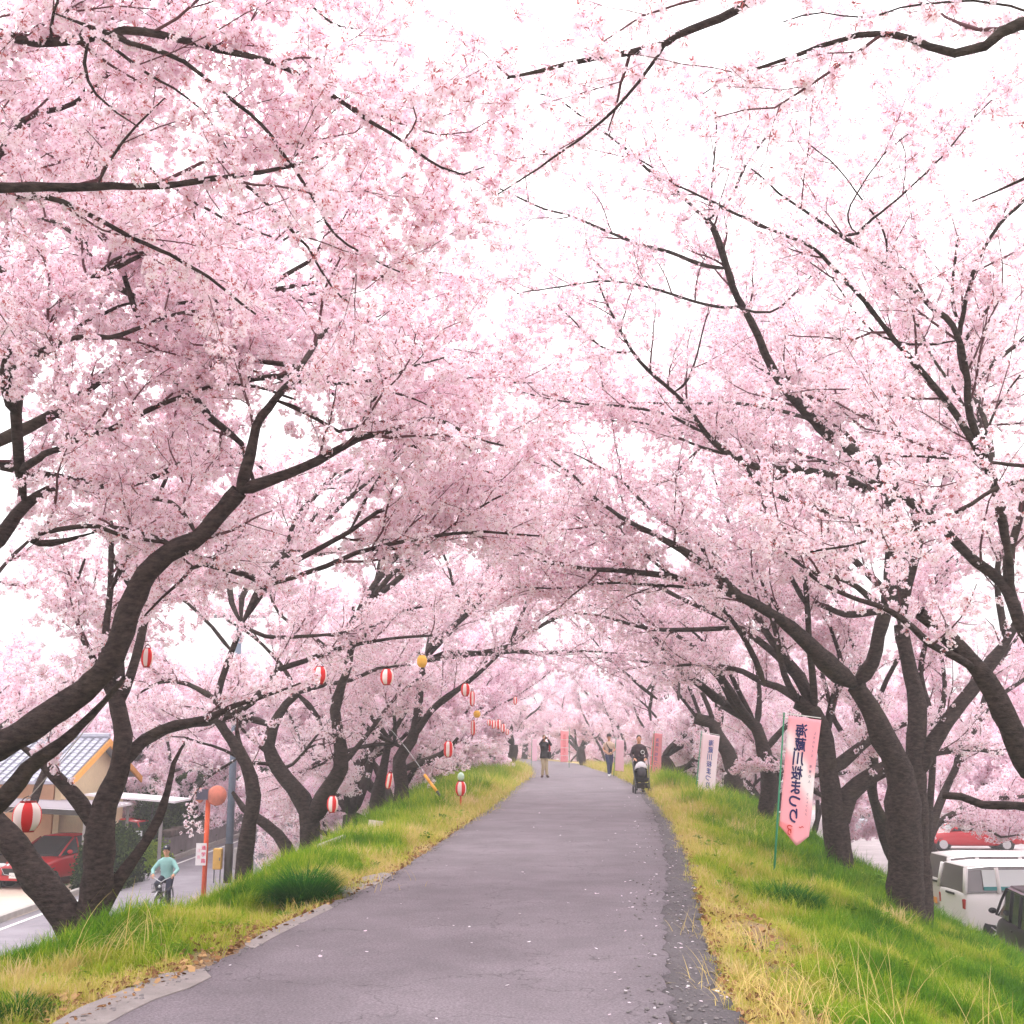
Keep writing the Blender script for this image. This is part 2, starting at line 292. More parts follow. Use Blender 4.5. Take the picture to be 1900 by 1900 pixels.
L(r1.outputs[0], mxb.inputs['A']); L(r2.outputs[0], mxb.inputs[0]); L(mxb.outputs['Result'], b.inputs['Base Color']); L(t1.outputs['Fac'], bp.inputs['Height']); L(bp.outputs[0], b.inputs['Normal'])
M_twig = mat('twig_bark', lin(98,68,72), .85, spec=.15)
# ------------------------------------------------------------ branch tubes
def unit(v): return v/(np.linalg.norm(v)+1e-9)
def smooth_path(P, step):
    P = np.asarray(P, float); k = len(P); Q = np.vstack([2*P[0]-P[1], P, 2*P[-1]-P[-2]]); out = []; fr = []
    sl_ = np.linalg.norm(np.diff(P, axis=0), axis=1); cum = np.concatenate([[0], np.cumsum(sl_)]); tot = cum[-1]
    for i in range(k-1):
        m = max(1, int(round(sl_[i]/step)))
        for j in range(m):
            t = j/m; a, b_, c, d = Q[i:i+4]
            out.append(.5*((2*b_)+(-a+c)*t+(2*a-5*b_+4*c-d)*t*t+(-a+3*b_-3*c+d)*t**3)); fr.append((cum[i]+sl_[i]*t)/tot)
    out.append(P[-1]); fr.append(1.); return np.array(out), np.array(fr)
def tubes(items, name, gnarl=0.):
    """items: (P, R, sides)"""
    VV = []; FF = []; base = 0
    for P, R, ns in items:
        T = np.gradient(P, axis=0); T /= (np.linalg.norm(T, axis=1, keepdims=True)+1e-9); m = T.mean(0)
        ref = np.array([0, 0, 1.]) if abs(m[2]) < .75*np.linalg.norm(m)+1e-9 else np.array([1., .2, 0])
        A = np.cross(T, ref); A /= (np.linalg.norm(A, axis=1, keepdims=True)+1e-9); B = np.cross(T, A)
        th = np.arange(ns)*2*PI/ns; RR = np.repeat(R[:, None], ns, 1)
        if gnarl: q_ = rng.normal(size=len(P)); q_ = np.convolve(np.pad(q_, 3, 'edge'), np.ones(7)/7, 'valid'); RR = RR*(1+np.clip(q_*gnarl*5, -.2, .3))[:, None]
        if gnarl: RR = RR*(1+gnarl*rng.normal(size=RR.shape)*.5+gnarl*np.sin(th*3+np.cumsum(rng.normal(size=(len(P), 1))*.35, 0)))
        V = P[:, None]+RR[..., None]*(A[:, None]*np.cos(th)[None, :, None]+B[:, None]*np.sin(th)[None, :, None])
        VV.append(V.reshape(-1, 3)); k = len(P); i0 = (np.arange(k-1)[:, None]*ns+np.arange(ns)[None]); i1 = (np.arange(k-1)[:, None]*ns+(np.arange(ns)+1)[None] % ns)
        FF.append(base+np.stack([i0, i1, i1+ns, i0+ns], -1).reshape(-1, 4)); base += k*ns
    return npmesh(name, np.concatenate(VV), [np.concatenate(FF)])
SPACE = [.42, .2, .13]
def blocked(P):
    """the path corridor is kept pruned; the slopes' foot is nearly free of low twigs"""
    P = np.atleast_2d(P); x, y, z = P[:, 0], P[:, 1], P[:, 2]; L, R = edges(y)
    c = (x > L-.6) & (x < R+1.5) & (z < 2.7+.008*y) & (y < 85)
    d = (x < -4.5) & (y > 10) & (y < 47) & (z < np.where(x < -y*.30, .9, .1)) & (x < -y*.22)
    e = (x > 7.5) & (y > 20) & (y < 62) & (z < -1.0) & ((np.sin(x*2.3+y*1.7) < .35) | (x > y*.36))
    f = (x > R) & (x < R+3.4) & (z < 2.2) & (y < 21)
    g = (x < L) & (x > L-2.5) & (z < 1.2) & (y < 30)
    return c | e | f | g | (d & (np.sin(x*2.1+z*4+y*1.3) > -.55))
def grow(P, R, lvl, out, pts, o):
    """side shoots of one branch; out[lvl] collects tubes, pts collects blossom points"""
    seg = np.linalg.norm(np.diff(P, axis=0), axis=1); s = np.concatenate([[0], np.cumsum(seg)]); tot = s[-1]
    if tot < .05: return
    if R[-1] < .02:                                           # blossom on thin wood
        st = o['cs']; q = np.arange(rng.uniform(0, st), tot, st)
        rr = np.interp(q, s, R); q = q[rr < .022]
        if len(q): pts.append(np.stack([np.interp(q, s, P[:, k]) for k in range(3)], 1)+rng.normal(size=(len(q), 3))*.03*o['spread'])
    if lvl >= o['maxl']: return
    sp = SPACE[lvl]*o['sp'][lvl]; q = o['t0']*tot if lvl == 0 else tot*.12
    q += rng.uniform(0, sp)
    while q < tot:
        f = q/tot; p = np.array([np.interp(q, s, P[:, k]) for k in range(3)]); i = min(np.searchsorted(s, q), len(P)-1); t = unit(P[i]-P[i-1]); r0 = np.interp(q, s, R)
        ln = (1.15 if lvl == 0 else .5 if lvl == 1 else .26)*o['len']*rng.uniform(.55, 1.5)*(1.1-.45*f)
        if lvl == 0: ln *= o['l0']
        rv = rng.normal(size=3); rv[2] = rv[2]*.6+.15; pr = unit(rv-t*np.dot(rv, t)); ang = rng.uniform(.5, 1.05)
        d = t*math.cos(ang)+pr*math.sin(ang); d[2] += .12*(lvl == 0); d = unit(d)
        ns = 6 if lvl == 0 else 4 if lvl == 1 else 3; Q = [p]; h = ln/ns
        for _ in range(ns):
            d = unit(d+rng.normal(size=3)*(.16)+np.array([0, 0, .05 if lvl < 2 else -.02])); Q.append(Q[-1]+d*h)
        Q = np.array(Q)
        if blocked(Q[[len(Q)//2, -1]]).any(): q += sp*rng.uniform(.5, 1.6); continue
        ra = min(r0*.6, (.016, .0075, .004)[lvl]*rng.uniform(.8, 1.3)*o['rs']); RR = np.linspace(ra, max(ra*.3, .0016*o['rs']), len(Q))
        out[lvl].append((Q, RR)); grow(Q, RR, lvl+1, out, pts, o); q += sp*rng.uniform(.5, 1.6)
def make_tree(label, limbs, base, far=False, opts=None, cl=None, tintv=.5, group='cherry trees along the dike path'):
    """limbs: (P, R, dens) with R array; first 'trunk' count limbs form the trunk"""
    reseed(label+'m'); o = dict(cs=.075, sp=[1, 1, 1], len=1., l0=1., rs=1., maxl=3, t0=.25, spread=1.7); o.update(opts or {})
    root = empty('cherry_tree', base, 0, label, 'tree', group); B = np.array(base)
    out = [[], [], []]; pts = []
    allP, allR = None, None
    for kind, P, R, dens in limbs:
        P = P.copy()
        if allP is not None and kind == 'l':                   # join the bough to the wood it springs from
            dd = np.linalg.norm(allP-P[0], axis=1); j = int(dd.argmin())
            if dd[j] < 1.1:
                t = np.clip(np.arange(len(P))/max(3, len(P)*.35), 0, 1); P = P+(allP[j]-P[0])*((1-t)**2)[:, None]; R = np.minimum(R, np.maximum(allR[j]*.92, R*np.clip(t*3, 0, 1)))
        allP = P if allP is None else np.vstack([allP, P]); allR = R if allR is None else np.concatenate([allR, R])
        if kind == 'l' and not (R[0] > .03 and dens < .5):
            bl = np.where(blocked(P))[0]; bl = bl[bl > 2]
            cut = len(bl) > 0
            if len(bl): P, R = P[:bl[0]], R[:bl[0]]*np.linspace(1, .12, bl[0])
            if cut and len(P) < 9: continue
            if len(P) < 3: continue
        if kind == 'l':
            sl2 = np.concatenate([[0], np.cumsum(np.linalg.norm(np.diff(P, axis=0), axis=1))]); R = R*(.45+.55*np.clip(sl2/(R[0]*2.2), 0, 1)**.6)
        sides = 12 if R[0] > .08 else 8
        nm = 'trunk' if kind == 't' else 'limb'
        c = obj(nm, tubes([(P-B, R, sides)], nm, .06 if R[0] > .05 else .03), root, M_bark, True)
        if dens > 0:
            oo = dict(o); oo['sp'] = [x/dens for x in o['sp']]; grow(P, R, 0, out, pts, oo)
    it = [(P-B, R, 4 if not far else 3) for P, R in out[0]]+[(P-B, R, 3) for P, R in out[1]]+[(P-B, R, 3) for P, R in out[2]]
    if it: tag(obj('branches', tubes(it, 'branches'), root, M_twig), kind='stuff')
    if pts:
        P = np.concatenate(pts); P = P[~blocked(P)]-B; k = len(P)
        scatter('blossom_far' if far else 'blossom', CL_FAR if far else CL_NEAR, P, rng.uniform(0, 6.28, (k, 3)), rng.uniform(.75, 1.3, k)*(cl or 1.), np.clip(tintv+rng.normal(size=k)*.22, 0, 1), rng.integers(0, 5, k), root).name = 'blossoms'
        STAT.append((label[:30], len(it), k))
    return root
STAT = []
import zlib
def reseed(s):
    global rng
    rng = np.random.default_rng(zlib.crc32(s.encode()))
def L_(kind, pts, w0, w1, d0, d1, dens=1., bow=0., wig=.034, pw=.8):
    """a limb traced in the photograph: pixel polyline, widths in px, distances in m"""
    a = [float(x) for x in pts.replace('(', ' ').replace(')', ' ').replace(',', ' ').split()]; pp = np.array(a).reshape(-1, 2)
    cum = np.concatenate([[0], np.cumsum(np.linalg.norm(np.diff(pp, axis=0), axis=1))]); f = cum/cum[-1]
    D = d0+(d1-d0)*f+bow*np.sin(PI*f); P = np.array([at(x, y, d) for (x, y), d in zip(pp, D)])
    Q, fr = smooth_path(P, max(.1, .012*np.mean(D))); R = (w0+(w1-w0)*fr**pw)*.5/F*np.interp(fr, f, D); R = np.maximum(R*(.96 if kind == 't' else .86), .003)
    Q = Q+np.cumsum(rng.normal(size=Q.shape)*wig*.3, 0)*np.minimum(1, np.arange(len(Q))/3)[:, None]*.5
    R = R*(1+rng.normal(size=len(R))*.04); return (kind, Q, R, dens)
def proc_tree(label, x, y, side, h=7., spread=5., nl=6, far=True, opts=None, z=None, seed=0, r0=.24, group='cherry trees along the dike path', low=1, cl=1., dens=1.):
    """side: +1 leans to +x"""
    reseed(label); z = hz(x, y)-.25 if z is None else z; B = np.array([x, y, z]); limbs = []
    th = rng.uniform(1.2, 2.0); lean = np.array([side*rng.uniform(.15, .45), rng.uniform(-.25, .25), 1.]); 
    TP = [B]; d = unit(lean)
    for k in range(5): d = unit(d+rng.normal(size=3)*.1); TP.append(TP[-1]+d*th/5)
    TP = np.array(TP); TR = r0*np.array([1.25, 1., .93, .9, .9, .8]); limbs.append(('t', TP, TR, 0))
    for i in range(nl+low):
        lowb = i >= nl; az = (i/nl)*2*PI+rng.uniform(-.4, .4) if not lowb else (PI if side > 0 else 0)+rng.uniform(-1.1, 1.1)
        hd = np.array([math.cos(az), math.sin(az), 0]); el = rng.uniform(.5, 1.15) if not lowb else rng.uniform(.0, .35)
        ln = spread*rng.uniform(.75, 1.15)*(1.15 if hd[0]*side > .2 else .9)+(h-5.5)*.4*(el > .8)
        tip = TP[-1]+(hd*math.cos(el)+np.array([0, 0, math.sin(el)]))*ln*.6
        if blocked(np.array([tip, (tip+TP[-1])/2])).any(): el = rng.uniform(.95, 1.25); lowb = False
        d = unit(hd*math.cos(el)+np.array([0, 0, math.sin(el)])); P = [TP[-1] if not lowb else TP[3]]; m = 9
        for k in range(m):
            tz = .02 if k < 3 else (-.05 if el < .9 else -.02)
            d = unit(d+rng.normal(size=3)*.17+hd*.05+np.array([0, 0, tz])); P.append(P[-1]+d*ln/m)
        P, fr = smooth_path(np.array(P), .3); ra = r0*rng.uniform(.36, .52)*(.7 if lowb else 1); R = ra*(1-fr)**.9+.01
        limbs.append(('l', P, R, dens))
        if rng.random() < .8:                                  # a fork
            j = int(len(P)*rng.uniform(.25, .45)); d = unit(unit(P[j+1]-P[j])+rng.normal(size=3)*.5); Q = [P[j]]
            for k in range(7): d = unit(d+rng.normal(size=3)*.16+np.array([0, 0, .02])); Q.append(Q[-1]+d*ln*.6/7)
            Q, fr = smooth_path(np.array(Q), .3); limbs.append(('l', Q, (R[j]*.75)*(1-fr)**.9+.009, dens))
    o = dict(maxl=2, sp=[.85, .75, 1], cs=.12, len=1.25, rs=1.3, spread=2.5) if far else dict(sp=[1., 1., 1.2], cs=.08, spread=1.5)
    o.update(opts or {}); return make_tree(label, limbs, tuple(B), far, o, cl, tintv=rng.uniform(.35, .65), group=group)
NEARO = dict(cs=.07)
def auto(px, py, d, n, ln, r, az, el=(.6, 1.2), dens=1., seed=None):
    """n rising limbs from a measured fork; az: bearing range in degrees (0 = +x, 90 = away)"""
    p0 = at(px, py, d); o = []
    for i in range(n):
        a = math.radians(az[0]+(az[1]-az[0])*(i+.5)/n+rng.uniform(-8, 8)); e = rng.uniform(*el); hd = np.array([math.cos(a), math.sin(a), 0]); dd = unit(hd*math.cos(e)+np.array([0, 0, math.sin(e)])); P = [p0]
        l = ln*rng.uniform(.8, 1.15)
        for k in range(9): dd = unit(dd+rng.normal(size=3)*.15+hd*.06+np.array([0, 0, -.03 if k > 3 else .02])); P.append(P[-1]+dd*l/9)
        Q, fr = smooth_path(np.array(P), .28); r1_ = r*.72; o.append(('l', Q, r1_*rng.uniform(.8, 1.1)*(1-fr)**.85+.007, dens))
        if rng.random() < .75:
            j = int(len(Q)*.35); dd = unit(unit(Q[j+1]-Q[j])+rng.normal(size=3)*.5+np.array([0, 0, .15])); T = [Q[j]]
            for k in range(7): dd = unit(dd+rng.normal(size=3)*.15); T.append(T[-1]+dd*l*.6/7)
            T, fr = smooth_path(np.array(T), .28); o.append(('l', T, r*.45*(1-fr)**.85+.006, dens))
    return o
# ---- left row, nearest first
def col(s): return s
reseed('A'); limbsA = [
 L_('t', '150,1850 145,1760 120,1700 85,1650 55,1610 25,1565 -30,1500 -80,1440', 66, 44, 13, 13.4, 0),
 L_('t', '158,1850 160,1730 178,1650 180,1560 190,1500 215,1430 220,1370 208,1300', 84, 30, 13, 13.4, 0),
 L_('l', '168,1760 200,1665 234,1608 262,1566 286,1522 306,1470 318,1420 345,1370', 56, 4, 13.0, 14.0, .35),
 L_('l', '178,1540 150,1490 100,1440 60,1400 20,1370', 48, 6, 13.1, 13.6, .8),
 L_('l', '208,1310 180,1240 150,1170 140,1100 160,1040', 22, 6, 13.2, 14.5, 1.),
 L_('l', '215,1420 270,1370 330,1344 386,1332 433,1309 502,1283 560,1262', 30, 3, 13.3, 14.5, .8),
 L_('l', '-60,1460 -90,1300 -60,1150 10,1050 60,1000', 30, 6, 13.4, 15.5, 1.)]
limbsA += auto(208,1310,13.3,3,5.,.07,(60,170),(.6,1.1))
make_tree('dark V-shaped cherry trunk leaning over the lower left road, in dry grass', limbsA, tuple(at(150,1850,13)), opts=NEARO)
reseed('B'); limbsB = [
 L_('t', '-420,1900 -400,1750 -330,1620 -220,1520 -120,1450 -60,1415', 140, 72, 10.4, 10.2, 0),
 L_('l', '-90,1435 -20,1400 40,1368 100,1328 180,1270 222,1222 250,1150 275,1090 320,1040 380,1008 430,958 457,925', 64, 34, 10.2, 9.6, .35, pw=1.1),
 L_('l', '457,925 461,870 475,790 512,735 545,698 562,675', 34, 13, 9.6, 9.3, .8),
 L_('l', '545,705 600,712 660,710 720,700 775,680 830,665', 12, 4, 9.3, 9.6, 1.),
 L_('l', '520,745 579,770 630,798 660,795 692,745 705,725 760,735 800,755', 11, 3, 9.3, 9.8, .9),
 L_('l', '457,928 510,895 560,870 610,840 660,815 689,806 752,788 800,778 870,812 930,830', 30, 4, 9.6, 9.4, .9),
 L_('l', '225,1225 290,1215 350,1192 379,1180 420,1160 455,1128 505,1073 578,1026 658,1005 721,995 762,975', 36, 6, 10, 10.6, .9),
 L_('l', '-120,1520 -50,1535 0,1490 50,1430 100,1390 150,1345 195,1300 232,1255', 56, 8, 10.3, 10.1, .1),
 L_('l', '330,1000 260,990 210,975 175,985', 14, 8, 9.8, 10, 1.),
 L_('l', '365,975 320,935 260,925', 12, 6, 9.7, 10.3, 1.),
 L_('l', '-60,1040 0,1000 30,955 70,920 110,900 150,880', 46, 14, 10.5, 11, .8),
 L_('l', '-60,780 0,725 20,700 45,680 105,640 150,600 240,560 300,560', 26, 5, 10, 10.5, 1.1),
 L_('l', '-100,760 20,655 60,615 105,578 170,530 240,490 290,468 350,430', 34, 6, 9.6, 10.2, 1.1),
 L_('l', '105,575 130,545 180,510 230,475 300,467 360,480', 13, 5, 9.8, 10.2, 1.1),
 L_('l', '-60,760 60,665 100,640 150,622 210,620 270,600 330,578 400,570 470,565', 22, 5, 9.3, 9.9, 1.1),
 L_('l', '-40,900 60,850 100,835 150,808 200,795 260,765 320,740 380,718 440,715 490,725 540,745', 20, 6, 9.8, 10.2, 1.1),
 L_('l', '-30,1100 50,1015 80,992 140,978 190,975 240,995 300,1003 340,1005', 20, 6, 9.4, 9.8, 1.),
 L_('l', '-200,1500 -240,1200 -200,900 -60,780', 80, 34, 10.3, 10., 0),
 L_('l', '-200,1000 -120,820 -60,640 0,500 10,400 60,300', 40, 8, 10.1, 12, 1.2),
 L_('l', '-150,900 0,830 120,760 260,660 420,620 560,560 680,540', 34, 5, 11, 13.5, 1.2),
 L_('l', '-200,1000 -80,870 80,880 220,905 330,870 420,835 520,900', 34, 5, 11, 14, 1.1)]
limbsB += auto(540,700,9.6,2,3.2,.03,(60,130),(.3,1.1))+auto(300,560,10.4,4,4.,.045,(20,170),(.1,1.2))+auto(300,740,10.3,4,4.,.045,(20,170),(.1,1.1))+auto(480,1080,10.5,3,3.2,.035,(10,150),(.1,1.))
make_tree('massive cherry trunk entering from the left edge, its heavy limb rising to a fork', limbsB, tuple(at(-420,1900,10.4)), opts=dict(cs=.078, sp=[.85,.9,1.05]))
reseed('C'); limbsC = [
 L_('t', '-1500,2300 -1450,1800 -1350,1300 -1150,950 -950,750', 210, 150, 5.6, 5.8, 0),
 L_('l', '-950,750 -600,560 -300,400 -100,348 0,340 150,333 270,333 424,317 534,295 600,270', 60, 7, 5.8, 6.6, .9),
 L_('l', '424,317 470,350 530,410 575,455 600,500 640,552 655,560', 10, 4, 6.4, 7, 1.),
 L_('l', '-950,750 -700,350 -400,150 -100,55 0,56 74,72 130,68 180,60 240,50 300,55 380,72 440,90 520,112 575,138 640,175 700,215 760,250 830,300 870,315 910,300', 60, 4, 5.8, 6.4, 1.),
 L_('l', '74,76 110,0 140,-60', 9, 4, 5.9, 5.9, 1.),
 L_('l', '130,74 190,83 250,97 290,102 350,122 400,160 450,200 490,235 530,285 565,340 600,400 625,440 680,475 750,510', 15, 4, 6., 6.8, 1.),
 L_('l', '150,84 210,105 270,135 320,165 370,200 400,240 430,290', 10, 3, 6., 6.6, 1.),
 L_('l', '145,85 146,132 180,175 220,208 258,232', 11, 4, 6, 6.3, 1.),
 L_('l', '176,297 250,235 303,180', 8, 4, 6.3, 6.3, 1.),
 L_('l', '-800,620 -400,420 -150,390 -20,375 40,365 100,362 160,388 200,408 260,440 310,460 400,520 460,565 490,585', 30, 5, 6., 7, 1.),
 L_('l', '-900,720 -500,600 -200,450 -60,380 40,240 160,190 300,20 420,-60', 34, 5, 6.5, 8., 1.1),
 L_('l', '-900,700 -500,480 -200,300 0,230 200,260 380,380 500,430', 34, 5, 7, 8.6, 1.2),
 L_('l', '-900,700 -300,200 0,-60 250,-100 520,-20 640,60 740,40', 34, 4, 6.4, 7., 1.)]
make_tree('near cherry whose grey-brown boughs cross the upper left of the sky', limbsC, tuple(at(-1500,2300,5.6)), opts=dict(cs=.085, sp=[.95,1.05,1.1]))
# ---- left row, middle distance
reseed('J'); limbsJ = [
 L_('t', '560,1650 573,1564 570,1505 545,1462 515,1425 497,1382 504,1345 528,1305 549,1285', 46, 14, 25, 25.4, 0),
 L_('t', '545,1640 530,1570 492,1529 450,1500 430,1470', 40, 6, 25, 25.6, 0),
 L_('l', '578,1530 610,1460 632,1422 629,1363 622,1316 634,1268 648,1233 650,1174 655,1120', 38, 8, 25, 24.4, .5),
 L_('l', '549,1285 590,1330 605,1390', 18, 4, 25.4, 25.4, .4),
 L_('l', '504,1345 450,1330 400,1340', 20, 8, 25.4, 25.8, 1.),
 L_('l', '549,1285 600,1270 650,1262 700,1240 760,1235', 14, 5, 25.4, 26, 1.2),
 L_('l', '655,1200 700,1160 760,1130 820,1120', 10, 4, 24.4, 24, 1.2),
 L_('l', '640,1240 580,1180 520,1140 500,1090', 12, 4, 24.4, 24.8, 1.2),
 L_('l', '560,1290 520,1230 470,1180 420,1150', 12, 4, 25.4, 26, 1.2),
 L_('l', '633,1420 700,1340 740,1290 790,1250', 16, 5, 25, 26, 1.2)]
limbsJ += auto(520,1430,25,3,3.4,.06,(60,200),(-.05,.5),dens=.8)+auto(650,1180,24.5,5,6.,.11,(-40,120),(.5,1.2))
make_tree('cherry behind the dark grass clump with an S-curved stem rising between two lanterns', limbsJ, tuple(at(560,1650,25)), opts=dict(cs=.085, sp=[.9,.9,1.3]))
reseed('K'); limbsK = [
 L_('t', '450,1640 455,1560 470,1480 455,1420 428,1375 404,1340 402,1300 412,1260 430,1209 448,1160', 34, 10, 21, 21, .4),
 L_('l', '404,1344 360,1344 310,1360 260,1390', 20, 6, 21, 21.5, 1.),
 L_('l', '410,1330 468,1300 504,1257 516,1242 563,1228 610,1209 658,1197 729,1186 800,1180', 18, 5, 21, 20.5, 1.),
 L_('l', '445,1165 492,1183 563,1181 634,1174 700,1160', 12, 4, 21, 20.5, 1.),
 L_('l', '470,1480 440,1350 470,1320', 26, 4, 21, 21.2, .3),
 L_('l', '430,1210 380,1150 330,1110 260,1090', 12, 4, 21, 21.8, 1.2),
 L_('l', '450,1160 480,1100 540,1060', 10, 4, 21, 21, 1.2),
 L_('l', '402,1300 350,1270 300,1265 250,1290', 14, 4, 21, 22, 1.2)]
limbsK += auto(448,1160,21,5,5.5,.10,(-50,130),(.5,1.25))
make_tree('slender cherry beside the blue-grey utility pole, its stem bent at mid height', limbsK, tuple(at(450,1640,21)), opts=dict(cs=.085, sp=[.9,.9,1.2]))
reseed('L'); limbsL = [
 L_('t', '735,1545 745,1480 741,1410 764,1375 776,1327 781,1268 785,1230', 44, 9, 31, 31, 0),
 L_('t', '700,1560 700,1490 712,1420 722,1370', 40, 14, 31.5, 31.5, 0),
 L_('l', '745,1410 790,1370 820,1330 870,1290 930,1255 980,1215', 24, 6, 31, 31, .9),
 L_('l', '764,1375 800,1320 850,1280 900,1240 940,1200', 20, 5, 31, 30, .9),
 L_('l', '741,1430 820,1400 850,1370', 22, 8, 31, 31.5, .9),
 L_('l', '722,1370 690,1330 670,1290 690,1230', 14, 5, 31.5, 31, 1.2), L_('l', '722,1370 760,1300 740,1240', 12, 4, 31.5, 32, 1.2),
 L_('l', '785,1230 820,1180 850,1150', 9, 4, 31, 31, 1.2)]
limbsL += auto(720,1380,31,4,4.,.08,(120,300),(.0,.6),dens=1.2)+auto(785,1240,31,6,6.5,.12,(-60,120),(.4,1.2))
make_tree('multi-stemmed dark cherry on the left slope just behind the striped stay-wire guard', limbsL, tuple(at(735,1545,31)), opts=dict(cs=.1, sp=[.9,.9,1.4], len=1.2))
# ---- right row
reseed('E'); limbsE = [
 L_('t', '1690,1760 1682,1670 1682,1600 1676,1520 1670,1430 1640,1370 1612,1310 1585,1272', 72, 40, 19, 18.6, 0, pw=1.2),
 L_('t', '1700,1760 1702,1670 1700,1560 1700,1470 1695,1400 1700,1310 1682,1225 1668,1160', 62, 30, 19.1, 19.3, .1),
 L_('l', '1585,1272 1545,1240 1500,1194 1450,1150 1400,1118 1374,1105 1340,1075 1310,1048 1265,1020 1215,990 1184,976 1130,947 1099,922 1067,884 1020,850', 42, 4, 18.6, 14.5, .62),
 L_('l', '1385,1108 1342,1093 1300,1085 1247,1070 1190,1062 1137,1058 1090,1055 1026,1042 947,1020 900,1001 850,985', 20, 4, 17.2, 15.2, .9),
 L_('l', '1360,1098 1300,1092 1200,1086 1130,1082 1050,1090 960,1088', 9, 3, 17, 15.8, 1.),
 L_('l', '1310,1048 1303,1012 1280,995 1250,975 1212,950', 14, 8, 16.5, 16.2, .9), 
 L_('l', '1250,1060 1180,1020 1120,990 1060,955', 9, 3, 16.6, 16, 1.), L_('l', '1212,960 1160,900 1100,860 1060,840', 8, 3, 16.2, 16, 1.),
 L_('l', '1585,1272 1616,1230 1626,1180 1640,1130 1650,1042 1655,980 1656,915 1640,870', 36, 26, 18.6, 17.5, .4),
 L_('l', '1650,905 1600,850 1530,800 1500,770 1460,725 1438,695 1415,650 1395,600 1370,550 1355,510 1340,460 1325,420 1315,405', 30, 14, 17.5, 13, .62),
 L_('l', '1315,405 1260,360 1200,315 1150,270 1100,235 1040,190 1000,175', 10, 3, 13, 12, .62),
 L_('l', '1315,405 1322,330 1327,250 1327,190', 6, 3, 13, 12.6, .62), L_('l', '1322,412 1360,360 1385,300 1440,225 1490,185 1525,158', 9, 3, 13, 12.4, .62),
 L_('l', '1352,522 1296,501 1240,472 1175,453 1105,424 1050,400 1005,390 932,357 870,330', 11, 3, 13.6, 12.5, .62),
 L_('l', '1388,622 1340,590 1270,555 1200,530 1120,520 1040,532 960,545', 9, 3, 14, 13, .62),
 L_('l', '1405,620 1450,570 1500,520 1540,480', 7, 3, 14, 13.5, .7),
 L_('l', '1660,940 1560,890 1478,872 1405,866 1358,843 1310,802 1279,758 1247,726 1184,669 1146,609 1110,530 1105,500', 26, 4, 17.4, 14, .7),
 L_('l', '1310,805 1230,770 1150,755 1080,750 990,735 930,710', 8, 3, 15.4, 14.5, .9), L_('l', '1358,843 1300,830 1200,790 1120,785', 8, 3, 16, 15.5, .9),
 L_('l', '1270,750 1290,680 1310,610 1320,570', 6, 3, 15, 14.5, .62), L_('l', '1184,669 1110,640 1060,590 1030,560', 5, 3, 14.6, 14, .7),
 L_('l', '1640,1130 1570,1080 1480,1060', 18, 8, 18, 17.5, .9), L_('l', '1650,1000 1570,960 1480,935 1420,910 1388,880 1368,845', 20, 7, 17.8, 16, .62),
 L_('l', '1450,1150 1432,1120 1408,1064 1404,1030', 12, 5, 18, 17.8, .9),
 L_('l', '1708,1440 1725,1390 1760,1330 1800,1280 1838,1225 1862,1190 1890,1140', 44, 22, 19.1, 19.5, .4), 
 L_('l', '1668,1160 1690,1060 1720,960 1760,880 1800,800', 26, 6, 19.3, 19, 1.), L_('l', '1862,1190 1850,1050 1880,900', 20, 6, 19.5, 19.5, 1.)]
limbsE += auto(1668,1160,19.6,4,6.5,.10,(40,150),(.5,1.2),dens=.9)
limbsE += auto(1655,920,18.,3,5.5,.06,(70,170),(.5,1.3),dens=.8)+auto(1530,800,17,2,4.5,.045,(90,170),(.6,1.2),dens=.8)
make_tree('tall cherry with furrowed double trunk beside the white van, limb arching over the path', limbsE, tuple(at(1690,1760,19)), opts=dict(cs=.078, sp=[.6,.8,1.1], l0=1.3, spread=2.2), cl=.95)
